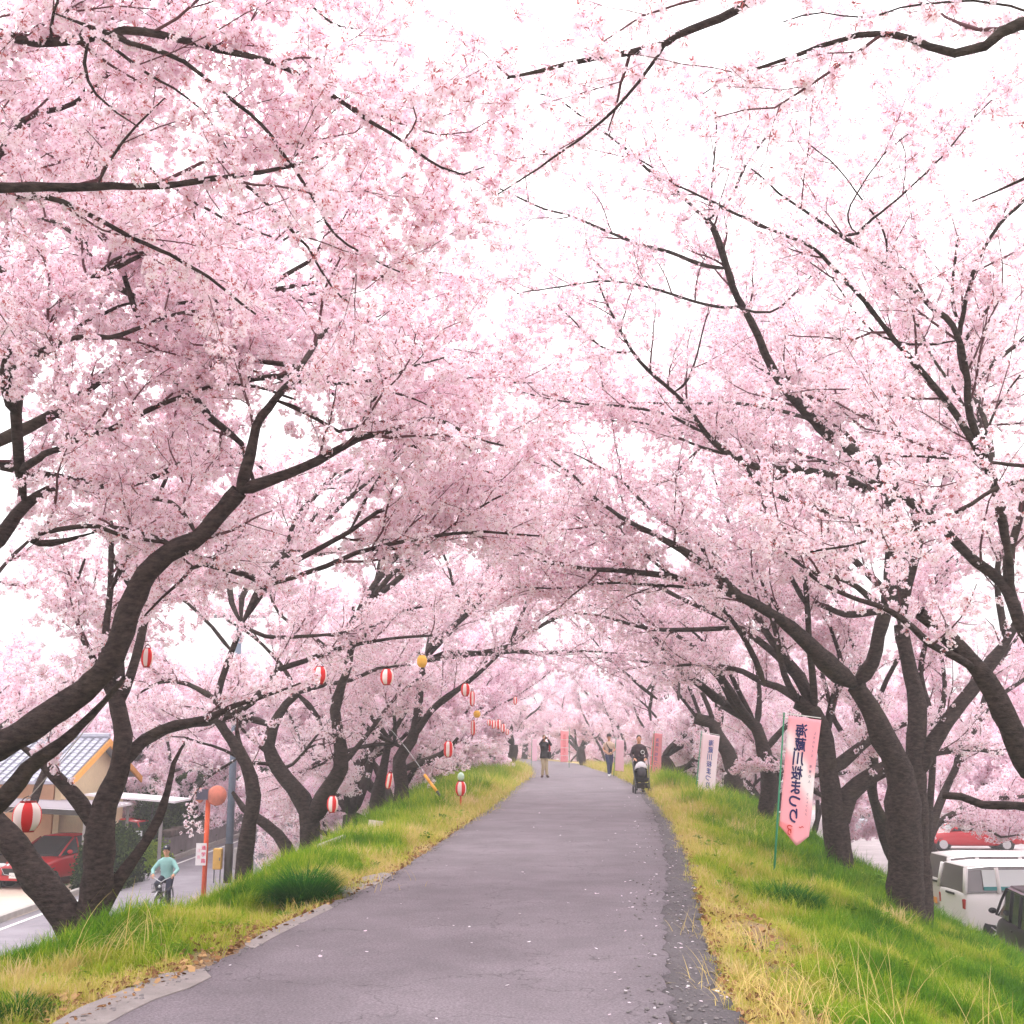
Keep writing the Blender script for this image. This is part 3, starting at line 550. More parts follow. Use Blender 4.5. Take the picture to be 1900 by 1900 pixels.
reseed('F'); limbsF = [
 L_('t', '1985,1990 1950,1800 1965,1640 2010,1520 2060,1440', 70, 60, 12.5, 12, 0),
 L_('t', '2060,1440 2000,1440 1930,1430 1900,1405 1857,1318 1828,1260 1778,1203 1740,1165 1700,1132', 50, 28, 12, 11.4, .2, pw=1.3),
 L_('l', '1828,1262 1785,1232 1726,1197 1654,1139 1596,1116 1524,1084 1489,1055 1466,1038 1430,1010', 22, 6, 11.4, 10.6, .7),
 L_('l', '2060,1440 1990,1300 1930,1220 1894,1168 1857,1081 1805,1042 1742,979 1679,925 1647,900', 36, 18, 12, 12, .4),
 L_('l', '1895,1170 1876,1100 1872,1040 1895,960 1910,880', 24, 12, 12, 12, .6),
 L_('l', '1980,860 1900,888 1840,905 1780,940 1720,965 1650,985 1560,1005 1495,1016', 13, 4, 8.6, 8.2, .62),
 L_('l', '1990,900 1900,872 1850,860 1780,850 1700,843 1655,838 1600,815', 11, 4, 8.8, 8.6, .62),
 L_('l', '1812,853 1832,800 1850,750 1888,692', 8, 4, 8.7, 8.7, .7),
 L_('l', '1905,1100 1885,1000 1868,940 1840,880 1810,820 1780,770 1716,689 1660,626 1605,556 1550,497 1524,471 1484,442 1403,405 1347,380 1255,335 1200,295 1150,270', 24, 3, 12, 9, .62),
 L_('l', '1905,1080 1850,900 1800,770 1790,690 1767,604 1734,575 1672,516 1605,464 1532,424 1458,376 1384,324', 28, 4, 12, 9.2, .62),
 L_('l', '1672,516 1640,430 1590,360 1560,320 1500,270', 6, 3, 9.8, 9.2, .62),
 L_('l', '1780,700 1772,650 1790,560 1810,490 1850,420 1900,370 1940,320', 13, 6, 11, 10, .62),
 L_('l', '1757,600 1763,520 1772,430', 9, 5, 10.8, 10.4, .62), L_('l', '1775,650 1815,595 1842,560', 10, 6, 11, 11, .62),
 L_('l', '1585,525 1605,460 1625,410 1690,350 1740,300 1800,230 1845,180', 8, 3, 9.4, 9, .62),
 L_('l', '1540,470 1590,360 1640,290 1700,240', 5, 3, 9.2, 9, .62), L_('l', '1740,640 1680,640 1600,600 1540,520', 7, 3, 11, 11, .62),
 L_('l', '2080,1500 1960,1500 1880,1495 1820,1492 1780,1478 1745,1474', 22, 15, 12.2, 13, .3)]
limbsF += auto(1840,900,14,3,4.5,.055,(50,150),(.5,1.3),dens=.8)
make_tree('cherry at the right edge sending bare-looking boughs up across the right half', limbsF, tuple(at(1985,1990,12.5)), opts=dict(cs=.078, sp=[.6,.8,1.1], l0=1.3, spread=2.2), cl=.95)
reseed('I'); limbsI = [
 L_('t', '3300,2700 3250,2000 3100,1300 2700,600 2300,200', 260, 120, 4.6, 5., 0),
 L_('l', '2300,200 2000,20 1700,-90 1500,-60 1420,-5 1350,32 1300,55 1240,80 1225,92 1180,108 1100,118 1030,130 950,148 860,158 800,170', 60, 4, 5, 6, .62),
 L_('l', '1225,93 1180,160 1120,230 1050,280 980,330 925,365', 11, 3, 5.6, 6.1, .62),
 L_('l', '2300,200 2100,60 1940,35 1860,60 1830,85 1775,97 1730,85 1660,65 1590,68 1530,85 1430,120 1370,135 1310,170', 50, 3, 5, 5.7, .62),
 L_('l', '1940,40 1840,2 1700,5 1600,25 1520,12 1450,30', 7, 3, 5.3, 5.7, .62), L_('l', '2300,200 2100,260 1960,300 1890,330 1800,370', 30, 4, 5, 5.6, .62)]
make_tree('overhead cherry of the upper right whose grey bough crosses the white sky', limbsI, tuple(at(3300,2700,4.6)), opts=dict(cs=.095, sp=[1.1,1.1,1.2], spread=1.3))
reseed('M'); limbsM = [
 L_('t', '1560,1690 1556,1600 1545,1500 1536,1430 1530,1370 1512,1320 1480,1300', 62, 30, 22.5, 22.5, 0),
 L_('t', '1556,1520 1575,1475 1612,1443 1650,1425', 44, 30, 22.5, 22.6, .2), L_('l', '1545,1440 1596,1385 1635,1360 1680,1340', 34, 12, 22.5, 23.2, .7),
 L_('l', '1495,1305 1457,1252 1440,1179 1431,1145 1415,1080 1408,1040', 20, 7, 22.5, 22, .8),
 L_('l', '1490,1310 1422,1275 1379,1231 1350,1205 1323,1187 1270,1170 1216,1153 1168,1137 1121,1105 1099,1083', 24, 7, 22.5, 19.5, .8),
 L_('l', '1422,1268 1393,1203 1350,1139 1310,1102 1280,1070', 15, 6, 22, 21, .9), L_('l', '1530,1370 1545,1300 1560,1230 1540,1160', 24, 7, 22.5, 22.5, 1.),
 L_('l', '1650,1425 1720,1400 1800,1390 1860,1400', 22, 6, 22.6, 23.5, .8), L_('l', '1480,1300 1420,1310 1340,1320 1280,1310', 16, 5, 22.4, 21, 1.)]
limbsM += auto(1512,1320,22.5,6,6.5,.12,(70,230),(.5,1.3))
make_tree('cherry directly behind the pink mirror-lettered banner, low limb forking right', limbsM, tuple(at(1560,1690,22.5)), opts=dict(cs=.085, sp=[.9,.9,1.2]))
reseed('N'); limbsN = [
 L_('t', '1415,1570 1420,1500 1428,1447 1416,1395 1402,1348 1380,1327 1342,1306', 38, 20, 30, 30, 0),
 L_('l', '1342,1306 1300,1270 1260,1240 1220,1190 1180,1150 1140,1130', 20, 5, 30, 27, 1.), L_('l', '1402,1348 1370,1280 1340,1220 1300,1170', 16, 5, 30, 29, 1.),
 L_('l', '1416,1395 1455,1350 1500,1320 1530,1290', 18, 6, 30, 30.5, 1.), L_('l', '1405,1350 1410,1280 1400,1220', 16, 5, 30, 30.4, 1.2)]
limbsN += auto(1402,1348,30,5,6.5,.12,(80,240),(.5,1.2))
make_tree('cherry just left of the green banner pole with a leaning bare lower trunk', limbsN, tuple(at(1415,1570,30)), opts=dict(cs=.1, sp=[.9,.9,1.4], len=1.2))
reseed('O'); limbsO = [
 L_('t', '1362,1530 1361,1475 1359,1426 1350,1395 1330,1362 1321,1340 1289,1332', 44, 18, 36, 36, 0),
 L_('l', '1368,1450 1395,1410 1430,1390', 18, 8, 36, 36.3, .8), L_('l', '1289,1332 1254,1300 1220,1250 1180,1220 1130,1200', 16, 5, 36, 33, 1.),
 L_('l', '1330,1362 1330,1300 1310,1240', 14, 5, 36, 36, 1.1), L_('l', '1289,1332 1230,1290 1170,1260 1110,1240', 12, 4, 36, 34, 1.1), L_('l', '1350,1395 1300,1360 1240,1350 1200,1330', 12, 5, 36, 36, 1.)]
limbsO += auto(1330,1362,36,5,6.5,.12,(60,240),(.4,1.2))
make_tree('forked cherry right of the white banner, trunk splitting low into a V', limbsO, tuple(at(1362,1530,36)), opts=dict(cs=.11, sp=[.9,.9,1.5], len=1.3))
proc_tree('dark cherry trunk between the white banner and the small pink banner', *at(1266,1445,47)[:2], -1, far=True, r0=.3, h=7.5)
proc_tree('small far cherry with two thin dark stems where the path bends', *at(1085,1412,74)[:2], -1, far=True, r0=.26)
proc_tree('far cherry with a low spreading fork on the left crest before the bend', *at(945,1412,66)[:2], 1, far=True, r0=.26)
fill = [(-4.6,38,1),(-4.0,45,1),(-4.8,52,1),(-5.5,60,1),(-3.8,72,1),(-10.,84,1),(9.2,40,-1),(9.8,53,-1),(9.6,60,-1),(9.5,68,-1),(8.2,76,-1),(8,84,-1),(5.5,92,-1),(1,100,1),(-15,95,1),(-6,108,1),(2,112,1)]
words = ['just past the multi-stemmed dark tree','between the round lantern pair and the crest','beneath the yellow lantern','behind the hanging row of small lanterns','at the left end of the far crest','beyond the far left crest','behind the forked right trunk','behind the small pink banner','beside the man with the stroller, down the slope','past the walker in the beige vest','behind the far straw-coloured grass','at the right of the far bend','closing the view right of the bend','closing the view at the middle of the bend','farthest left past the bend','closing the view left of the bend','deepest in the pink tunnel']
for (x, y, sd), wd in zip(fill, words): proc_tree('distant cherry in full bloom '+wd, x, y, sd, far=True, h=9.5, spread=6.3, r0=.25, low=2, nl=7, cl=1.15)
for x, y, sd, wd in [(-3.6,50,1,'leaning over the path on the left before the bend'),(8.4,48,-1,'leaning over the path on the right before the bend'),(-4.2,61,1,'on the left crest where the lantern string ends')]: proc_tree('broad cherry '+wd, x, y, sd, far=True, h=10, spread=8.2, r0=.27, low=1, nl=8, cl=1.2)
for x, y, wd in [(-5.0,35,'tangled behind the multi-stemmed dark tree')]: proc_tree('dark-stemmed cherry '+wd, x, y, 1, far=True, h=8, spread=5., r0=.24, low=2, nl=6, cl=.95, opts=dict(cs=.1, sp=[.8,.8,1.]))
# trees down by the lower road and the parking lot
bg = [(-16.5,31,1,'left of the road nearest the camera'),(-20,53,1,'over the tiled roof'),(-15.5,50,1,'over the stone retaining wall'),(-17,64,1,'beyond the utility pole'),(-14,80,1,'far along the lower road'),(-26,50,1,'behind the house'),
      (17,26,-1,'in the parking lot beyond the double trunk'),(15,42,-1,'behind the white van'),(24,50,-1,'behind the red wagon'),(14,58,-1,'beyond the right slope'),(20,75,-1,'far across the parking lot'),(31,66,-1,'at the far right of the lot'),(12,88,-1,'below the far bend on the right'),(27,40,-1,'at the right border of the lot'),(-25,80,1,'far left behind the others'),(-18,100,1,'beyond the left road end'),(22,100,-1,'beyond the lot end')]
bg += [(-22,34,1,'left of the driveway'),(-12.,92,1,'where the lower road disappears'),(-31,62,1,'farthest left on the low ground'),(18,34,-1,'right of the white van'),(11.5,70,-1,'below the right crest far off'),(2,118,1,'straight beyond the tunnel'),(10,105,-1,'right of the tunnel end'),(-9,122,1,'left of the tunnel end'),(-27,40,1,'left of the tiled house'),(-16,58,1,'rising behind the tall hedge'),(-9.5,64,1,'at the foot of the left slope far off'),(13,47,-1,'between the red wagon and the slope')]
for x, y, sd, wd in bg: proc_tree('pink cherry on the low ground '+wd, x, y, sd, far=True, h=10.5, spread=6., nl=8, low=2, z=(ZL if x < 0 else ZR)-.05, r0=.27, cl=1.45, opts=dict(sp=[.7,.7,1]), group='cherry trees on the low ground')
# nearer canopy layers above and beside the traced limbs
for x, y, sd, wd, kw in [(-8.6,17.5,1,'below the left crest behind the V-shaped trunk',{}), (9.4,27,-1,'on the right slope past the double trunk',{}),(-9.2,6.,1,'outside the frame on the left slope',{})]:
    proc_tree('cherry '+wd, x, y, sd, far=False, h=8 if x < 9 else 12.5, spread=5.5 if x < 9 else 7., low=0, r0=.28, opts=dict(maxl=3, sp=[.8,.9,1.3], cs=.09, spread=1.6), cl=1.15)
print('TREES', len(STAT), sum(s[1] for s in STAT), sum(s[2] for s in STAT)); 
reseed('grass')
# ------------------------------------------------------------ grass
M_grass = tint_mat('grass_blades', [(0., lin(62,110,30)), (.3, lin(108,154,38)), (.58, lin(170,182,56)), (.8, lin(208,188,112)), (1., lin(222,200,156))], trans=.35, island=.22)
def blade(V, Fq, c, az, ln, wd, bend, segs=3, tilt=.2):
    h = np.array([math.cos(az), math.sin(az), 0]); s = np.array([-h[1], h[0], 0]); p = np.array(c, float); a = PI/2-tilt; i = len(V)
    for k in range(segs+1):
        w_ = wd*(1-k/segs)**.7*.5+.0004
        V.append(p-s*w_); V.append(p+s*w_); p = p+(h*math.cos(a)+np.array([0, 0, math.sin(a)]))*ln/segs; a -= bend/segs
    for k in range(segs): Fq.append((i+2*k, i+2*k+1, i+2*k+3, i+2*k+2))
def tuft(seed, nb, R, h, wd, bend, tilt):
    r = np.random.default_rng(seed); V = []; Fq = []
    for _ in range(nb):
        q = r.uniform(0, 6.28); rr = R*math.sqrt(r.random()); blade(V, Fq, (rr*math.cos(q), rr*math.sin(q), -.01), r.uniform(0, 6.28), h*r.uniform(.5, 1.2), wd*r.uniform(.7, 1.3), bend*r.uniform(.3, 1.5), 3, tilt*r.uniform(0, 1.6))
    me = bpy.data.meshes.new('grass_tuft'); me.from_pydata([tuple(v) for v in V], [], Fq); me.materials.append(M_grass); return me
TUFT = [tuft(1, 46, .10, .10, .006, .8, .5), tuft(2, 46, .11, .15, .007, 1., .45), tuft(3, 40, .10, .21, .007, 1.2, .4), tuft(4, 40, .13, .09, .004, .6, 1.1), tuft(5, 34, .12, .17, .005, 1.4, .8), tuft(6, 30, .09, .28, .007, 1.3, .35)]
cr_ = lambda y: crest(y)[1]
def grass(side, n):
    u0 = rng.random(n); ymin, ymax = (4.2, 78)
    y = ymin*(ymax/ymin)**u0
    L, R = edges(y); cl, cr, _ = crest(y)
    if side > 0: x = R+.0+rng.random(n)*(cr+4.3-R)
    else: x = L-rng.random(n)*(L-cl+4.)
    x += 0; gr, so = zone(x, y); patch = bumpy(x*2.6+5, y*2.2+1, 1.7)
    keep = rng.random(n) > so*.93-.1*gr
    edge = (x-R) if side > 0 else (L-x)
    keep &= (edge > .02+.1*rng.random(n)+.05*bumpy(y*5, x, 1.))
    x, y, gr, so, patch, edge = [q[keep] for q in (x, y, gr, so, patch, edge)]; m = len(x)
    hill = np.clip((edge-1.0)/2.2, 0, 1)
    t = .84-gr*(.38+.26*hill)-patch*.34*gr+rng.normal(size=m)*.09; t = np.where(gr < .3, t-.05-.1*rng.random(m), t); t = np.clip(t, 0, 1)
    idx = np.where(gr < .35, rng.choice([3, 3, 4, 0], m), np.where(t < .38, rng.choice([2, 5, 1, 4], m), rng.choice([0, 1, 2, 4], m)))
    dist = np.hypot(x, y); sc = np.clip(dist/15, .66, 2.4)*rng.uniform(.75, 1.3, m)
    clus = np.sin(x*11+np.sin(y*7)*2)*np.sin(y*9+np.sin(x*6)*2); t = np.clip(t+clus*.13+(bumpy(x*1.1+3, y*.9+4, 1.8) > .55)*gr*.22, 0, 1); sc = sc*(1+.22*clus); sc = np.where((x > cr_(y)-.8), sc*.75, sc)
    P = np.stack([x, y, height(x, y)], 1); rot = np.stack([rng.normal(size=m)*.12, rng.normal(size=m)*.12, rng.uniform(0, 6.28, m)], 1)
    return scatter('grass_tufts', TUFT, P, rot, sc, t, idx, label='green and straw-coloured grass on the '+('right' if side > 0 else 'left')+' verge of the path', cat='grass')
g1 = grass(1, 62000); g1.name = 'verge_grass'; g2 = grass(-1, 46000); g2.name = 'verge_grass'
# darker weed clumps (things one can point to)
def clump(name, px, py, d, size, label, t0=.05, nb=900, hh=.3):
    p = at(px, py, d); p[2] = hz(p[0], p[1])-.02; V = []; Fq = []; r = np.random.default_rng(int(px))
    for _ in range(nb):
        q = r.uniform(0, 6.28); rr = size*math.sqrt(r.random()); out_ = rr/size
        blade(V, Fq, (rr*.7*math.cos(q), rr*.7*math.sin(q), 0), q+r.normal()*.6, hh*(1.1-.35*out_)*r.uniform(.35, 1.1), .011, .6+1.2*r.random(), 4, .10+.45*out_)
    me = bpy.data.meshes.new(name); me.from_pydata([tuple(v) for v in V], [], Fq)
    m = tint_mat('clump_green_'+str(int(px)), [(0, lin(50,104,40)), (1, lin(110,164,56))], trans=.3, island=1.)
    r_ = m.node_tree.nodes; [setattr(q.inputs[2], 'default_value', .5) for q in r_ if q.type == 'MATH' and q.operation == 'MULTIPLY_ADD' and not q.inputs[2].is_linked]
    o = obj(name, me, None, m); o.location = p; return tag(o, label, 'plant')
clump('grass_clump', 567, 1640, 12.6, .34, 'dense dark green grass clump at the left path edge before the bend of verge', nb=3600, hh=.60)
clump('grass_clump', 25, 1850, 7.6, .34, 'low fresh green clump in the bottom left corner', nb=1400, hh=.18)
clump('grass_clump', 1450, 1600, 14.5, .6, 'broad dark green weed clump below the foot of the pink banner', nb=2800, hh=.46)
clump('grass_clump', 1300, 1478, 29, .55, 'small dark green clump on the right verge below the white banner', nb=900, hh=.4)
clump('grass_clump', 1760, 1900, 7.0, .32, 'dark green clump near the bottom right corner', nb=900, hh=.3)
clump('grass_clump', 912, 1455, 36, .4, 'small dark tuft on the left grass bank near the crest', nb=500, hh=.35)
M_dry = tint_mat('dry_stalk', [(0, lin(214,190,120)), (1, lin(240,218,160))], trans=.25, island=1.)
def stalks(px, py, d, n, size, label, lo=.5, hi=1.1, bend=1.2, lean=None, wd=.006):
    p = at(px, py, d); p[2] = hz(p[0], p[1]); V = []; Fq = []; r = np.random.default_rng(int(px+py))
    for _ in range(n):
        q = r.uniform(0, 6.28); rr = size*math.sqrt(r.random()); az = r.uniform(0, 6.28) if lean is None else lean+r.normal()*.5
        blade(V, Fq, (rr*math.cos(q), rr*math.sin(q), -.02), az, r.uniform(lo, hi), wd*r.uniform(.7, 1.3), bend*r.uniform(.3, 1.6), 7, r.uniform(.05, .6))
    me = bpy.data.meshes.new('dry_stalks'); me.from_pydata([tuple(v) for v in V], [], Fq); o = obj('dry_stalks', me, None, M_dry); o.location = p
    return tag(o, label, 'dry grass', kind='stuff')
stalks(165, 1790, 9.3, 46, .28, 'long arching straw stalks at the foot of the V-shaped trunk', .35, .85, 1.6, 0., .007)
stalks(300, 1760, 9.8, 26, .5, 'thin straw stalks on the left verge', .2, .5, 1.2)
stalks(1600, 1720, 9.3, 34, .5, 'tall straw stalks standing in the right bank', .35, .85, .8)
stalks(1390, 1760, 8.2, 150, .42, 'flattened pale straw tussock beside the right path edge', .15, .42, 1.6)
stalks(1340, 1690, 10.2, 110, .4, 'pale straw at the right path edge beyond the tussock', .12, .36, 1.5)
stalks(1560, 1880, 6.9, 16, .4, 'single straw stalks near the bottom of the right bank', .3, .7, .8)
stalks(1830, 1840, 8.4, 14, .35, 'straw stalks crossing before the right edge trunk', .5, 1.0, .7)
stalks(1450, 1850, 7.4, 120, .4, 'second flattened straw tussock lower on the right bank', .15, .45, 1.5)
stalks(690, 1620, 13.5, 30, .7, 'short straw stalks beside the dark grass clump', .15, .4, 1.)
# fallen petals and grit
def petal_mesh(seed, m, s):
    r = np.random.default_rng(seed); q = [(r.uniform(.7, 1)*s*math.cos(t), r.uniform(.7, 1)*s*math.sin(t), .002+.002*r.random()) for t in np.linspace(0, 6.28, 6)[:-1]]
    me = bpy.data.meshes.new('petal'); me.from_pydata(q, [], [(0,1,2,3,4)]); me.materials.append(m); return me
n_ = 420; y = 4.5*(40/4.5)**rng.random(n_); L, R = edges(y); side = rng.random(n_) < .8
x = np.where(side, R+rng.normal(size=n_)*.35-.25, L+(R-L)*rng.random(n_)); z = np.where((x < R) & (x > L), .004, height(x, y)+.03)
z = np.where((x < R) & (x > R-shw(y)-.06), -.008, z)
scatter('fallen_petals', [petal_mesh(i, M_petal, .010+.002*i) for i in range(4)], np.stack([x, y, z], 1), rng.normal(size=(n_, 3))*[.2, .2, 3], rng.uniform(.7, 1.5, n_), rng.random(n_), rng.integers(0, 4, n_), label='pale petals fallen along the edge of the asphalt', cat='petals')
M_grit = mat('grit', lin(128,121,122), .9, noise=.3, nscale=20)
def pebble(seed, s):
    mb = MB(); mb.ell((0, 0, s*.25), (s, s*.8, s*.5), 6, 4); return mb.mesh('pebble')
pm = [pebble(i, .004+.003*i) for i in range(4)]; [q.materials.append(M_grit) for q in pm]
n_ = 4200; y = 4.5*(30/4.5)**rng.random(n_); L, R = edges(y); side = rng.random(n_) < .6
x = np.where(side, R+rng.normal(size=n_)*.22+.05-shw(y)*rng.random(n_), L-np.abs(rng.normal(size=n_))*.25+.1); z = np.where((x < R) & (x > R-shw(y)-.03), -.014, np.where((x >= L) & (x <= R), .0, height(x, y)))
scatter('grit', pm, np.stack([x, y, z], 1), rng.uniform(0, 6.28, (n_, 3))*[0, 0, 1], rng.uniform(.6, 1.6, n_), rng.random(n_), rng.integers(0, 4, n_), label='loose grit and crumbled asphalt along the path edges', cat='gravel')
# pale concrete slabs along the left edge
def slab(pxs, label, th=.05):
    P = [gnd(x, y, .004) for x, y in pxs]; c = sum(P)/len(P); mb = MB(); k = len(P)
    mb.add([tuple(p-c) for p in P]+[tuple(p-c-np.array([0, 0, th])) for p in P], [tuple(range(k)), tuple(range(2*k-1, k-1, -1))]+[(i, (i+1) % k, k+(i+1) % k, k+i) for i in range(k)])
    o = mb.build('concrete_slab', mat('old_concrete', lin(142,133,131), .95, noise=.16, nscale=5, bump=.4, bscale=70)); o.location = c; return tag(o, label, 'slab', 'concrete slabs along the left path edge')
slab([(95,1900),(150,1868),(215,1842),(300,1806),(378,1797),(392,1812),(352,1832),(290,1852),(240,1876),(196,1900)], 'long pale concrete slab at the bottom left path edge')
slab([(452,1752),(505,1722),(560,1697),(606,1676),(618,1684),(575,1705),(520,1732),(470,1760)], 'narrow pale concrete slab in the middle of the left path edge')
slab([(630,1648),(668,1628),(712,1618),(728,1622),(700,1640),(660,1655),(636,1660)], 'pale concrete slab beside the dark grass clump')

# leaf litter, low weeds
M_lit = tint_mat('leaf_litter', [(0, lin(96,66,48)), (.6, lin(150,112,78)), (1, lin(196,160,116))], trans=.1)
n_ = 7000; y = 4.5*(34/4.5)**rng.random(n_); L, R = edges(y); side = rng.random(n_) < .5
x = np.where(side, R+.02+np.abs(rng.normal(size=n_))*.45, L-.0-np.abs(rng.normal(size=n_))*.32)
scatter('leaf_litter', [petal_mesh(20+i, M_lit, .014+.004*i) for i in range(4)], np.stack([x, y, height(x, y)+.02+.03*rng.random(n_)], 1), rng.normal(size=(n_, 3))*[.5, .5, 3], rng.uniform(.6, 1.5, n_), rng.random(n_), rng.integers(0, 4, n_), label='brown leaf litter in the bare strips beside the asphalt', cat='leaves')
M_weed = tint_mat('weed_leaves', [(0, lin(72,120,40)), (.6, lin(120,164,54)), (1, lin(180,192,80))], trans=.3, island=.4)
def weed(seed):
    r = np.random.default_rng(seed); V = []; Fq = []
    for k in range(16):
        az = r.uniform(0, 6.28); l = r.uniform(.03, .075); h = np.array([math.cos(az), math.sin(az), 0]); s = np.array([-h[1], h[0], 0]); z0 = r.uniform(0, .09); c0 = h*r.uniform(0, .03)+np.array([0, 0, z0]); i = len(V); up_ = np.array([0, 0, 1.])
        V += [c0, c0+h*l*.5+s*l*.32+up_*l*.3, c0+h*l+up_*l*.15, c0+h*l*.5-s*l*.32+up_*l*.3]; Fq.append((i, i+1, i+2, i+3))
    me = bpy.data.meshes.new('weed'); me.from_pydata([tuple(v) for v in V], [], Fq); me.materials.append(M_weed); return me
n_ = 5000; y = 4.5*(45/4.5)**rng.random(n_); L, R = edges(y); cl, cr, _ = crest(y); side = rng.random(n_) < .6
x = np.where(side, R+.3+rng.random(n_)*(cr+1.5-R), L-.3-rng.random(n_)*(L-cl+1.)); k_ = bumpy(x*3+1, y*2.7+8, 1.7) > .12; x, y = x[k_], y[k_]; n_ = len(x)
scatter('low_weeds', [weed(i) for i in range(5)], np.stack([x, y, height(x, y)+.03*rng.random(n_)], 1), rng.normal(size=(n_, 3))*[.2, .2, 3], rng.uniform(.45, 1.2, n_)*np.clip(y/14, .7, 1.8), rng.random(n_), rng.integers(0, 5, n_), label='broad-leaved low weeds growing through the grass', cat='weeds')
reseed('things')
# ------------------------------------------------------------ lettering (flat print)
def glyph(ch):
    cu = bpy.data.curves.new('glyph', 'FONT'); cu.body = ch; cu.resolution_u = 3; o = bpy.data.objects.new('glyph', cu); COL.objects.link(o)
    dg = bpy.context.evaluated_depsgraph_get(); me = bpy.data.meshes.new_from_object(o.evaluated_get(dg)); V = np.array([v.co[:2] for v in me.vertices]); Fs = [tuple(p.vertices) for p in me.polygons]
    bpy.data.objects.remove(o); bpy.data.curves.remove(cu); return V, Fs
GLY = {}
def glyph_n(ch):
    if ch not in GLY:
        V, Fs = glyph(ch); mn, mxx = V.min(0), V.max(0); s = max((mxx-mn).max(), 1e-6); GLY[ch] = ((V-(mn+mxx)/2)/s, Fs)
    return GLY[ch]
M_ink = mat('navy_ink', lin(38,34,92), .8)
def paper_map(c):                                              # c: TL, TR, BR, BL points -> map(u,v,off)
    TL, TR, BR, BL = [np.array(q, float) for q in c]; nrm = np.cross(TR-TL, BL-TL); nrm /= np.linalg.norm(nrm); nrm *= -1 if nrm[1] > 0 else 1
    W = np.linalg.norm(TR-TL); H = np.linalg.norm(BL-TL)
    def f(u, v, off=0.): return (TL*(1-u)+TR*u)*(1-v)+(BL*(1-u)+BR*u)*v+nrm*(off+.012*math.sin(v*7+u*2)*min(1, u*3))
    return f, W, H
def letters(chars, u, v0, v1, size, fm, W, H, root, org, m, mirror=True, bold=0., name='lettering', tilt=0.):
    k = len(chars)
    for i, ch in enumerate(chars):
        V, Fs = glyph_n(ch); vc = v0+(v1-v0)*(i+.5)/k; mb = MB()
        offs = [(0, 0)]+([(bold*math.cos(t), bold*math.sin(t)) for t in np.arange(8)*PI/4] if bold else [])
        for j, (ox, oy) in enumerate(offs):
            P = []
            for x, y in V:
                x2 = (-x if mirror else x)*size+ox; P.append(fm(u+tilt*(vc-.5)+x2/W, vc-(y*size+oy)/H, .005+.0006*j)-org)
            mb.add(P, Fs)
        mb.build(name, m, root)
def cloth_mat(name, kind):
    m = mat(name, (.8,.8,.8), .8); n = m.node_tree; b = n.nodes['Principled BSDF']; va = n.nodes.new('ShaderNodeVertexColor'); va.layer_name = 'print'; n.links.new(va.outputs[0], b.inputs['Base Color']); 
    b.inputs['Specular IOR Level'].default_value = .1; return m
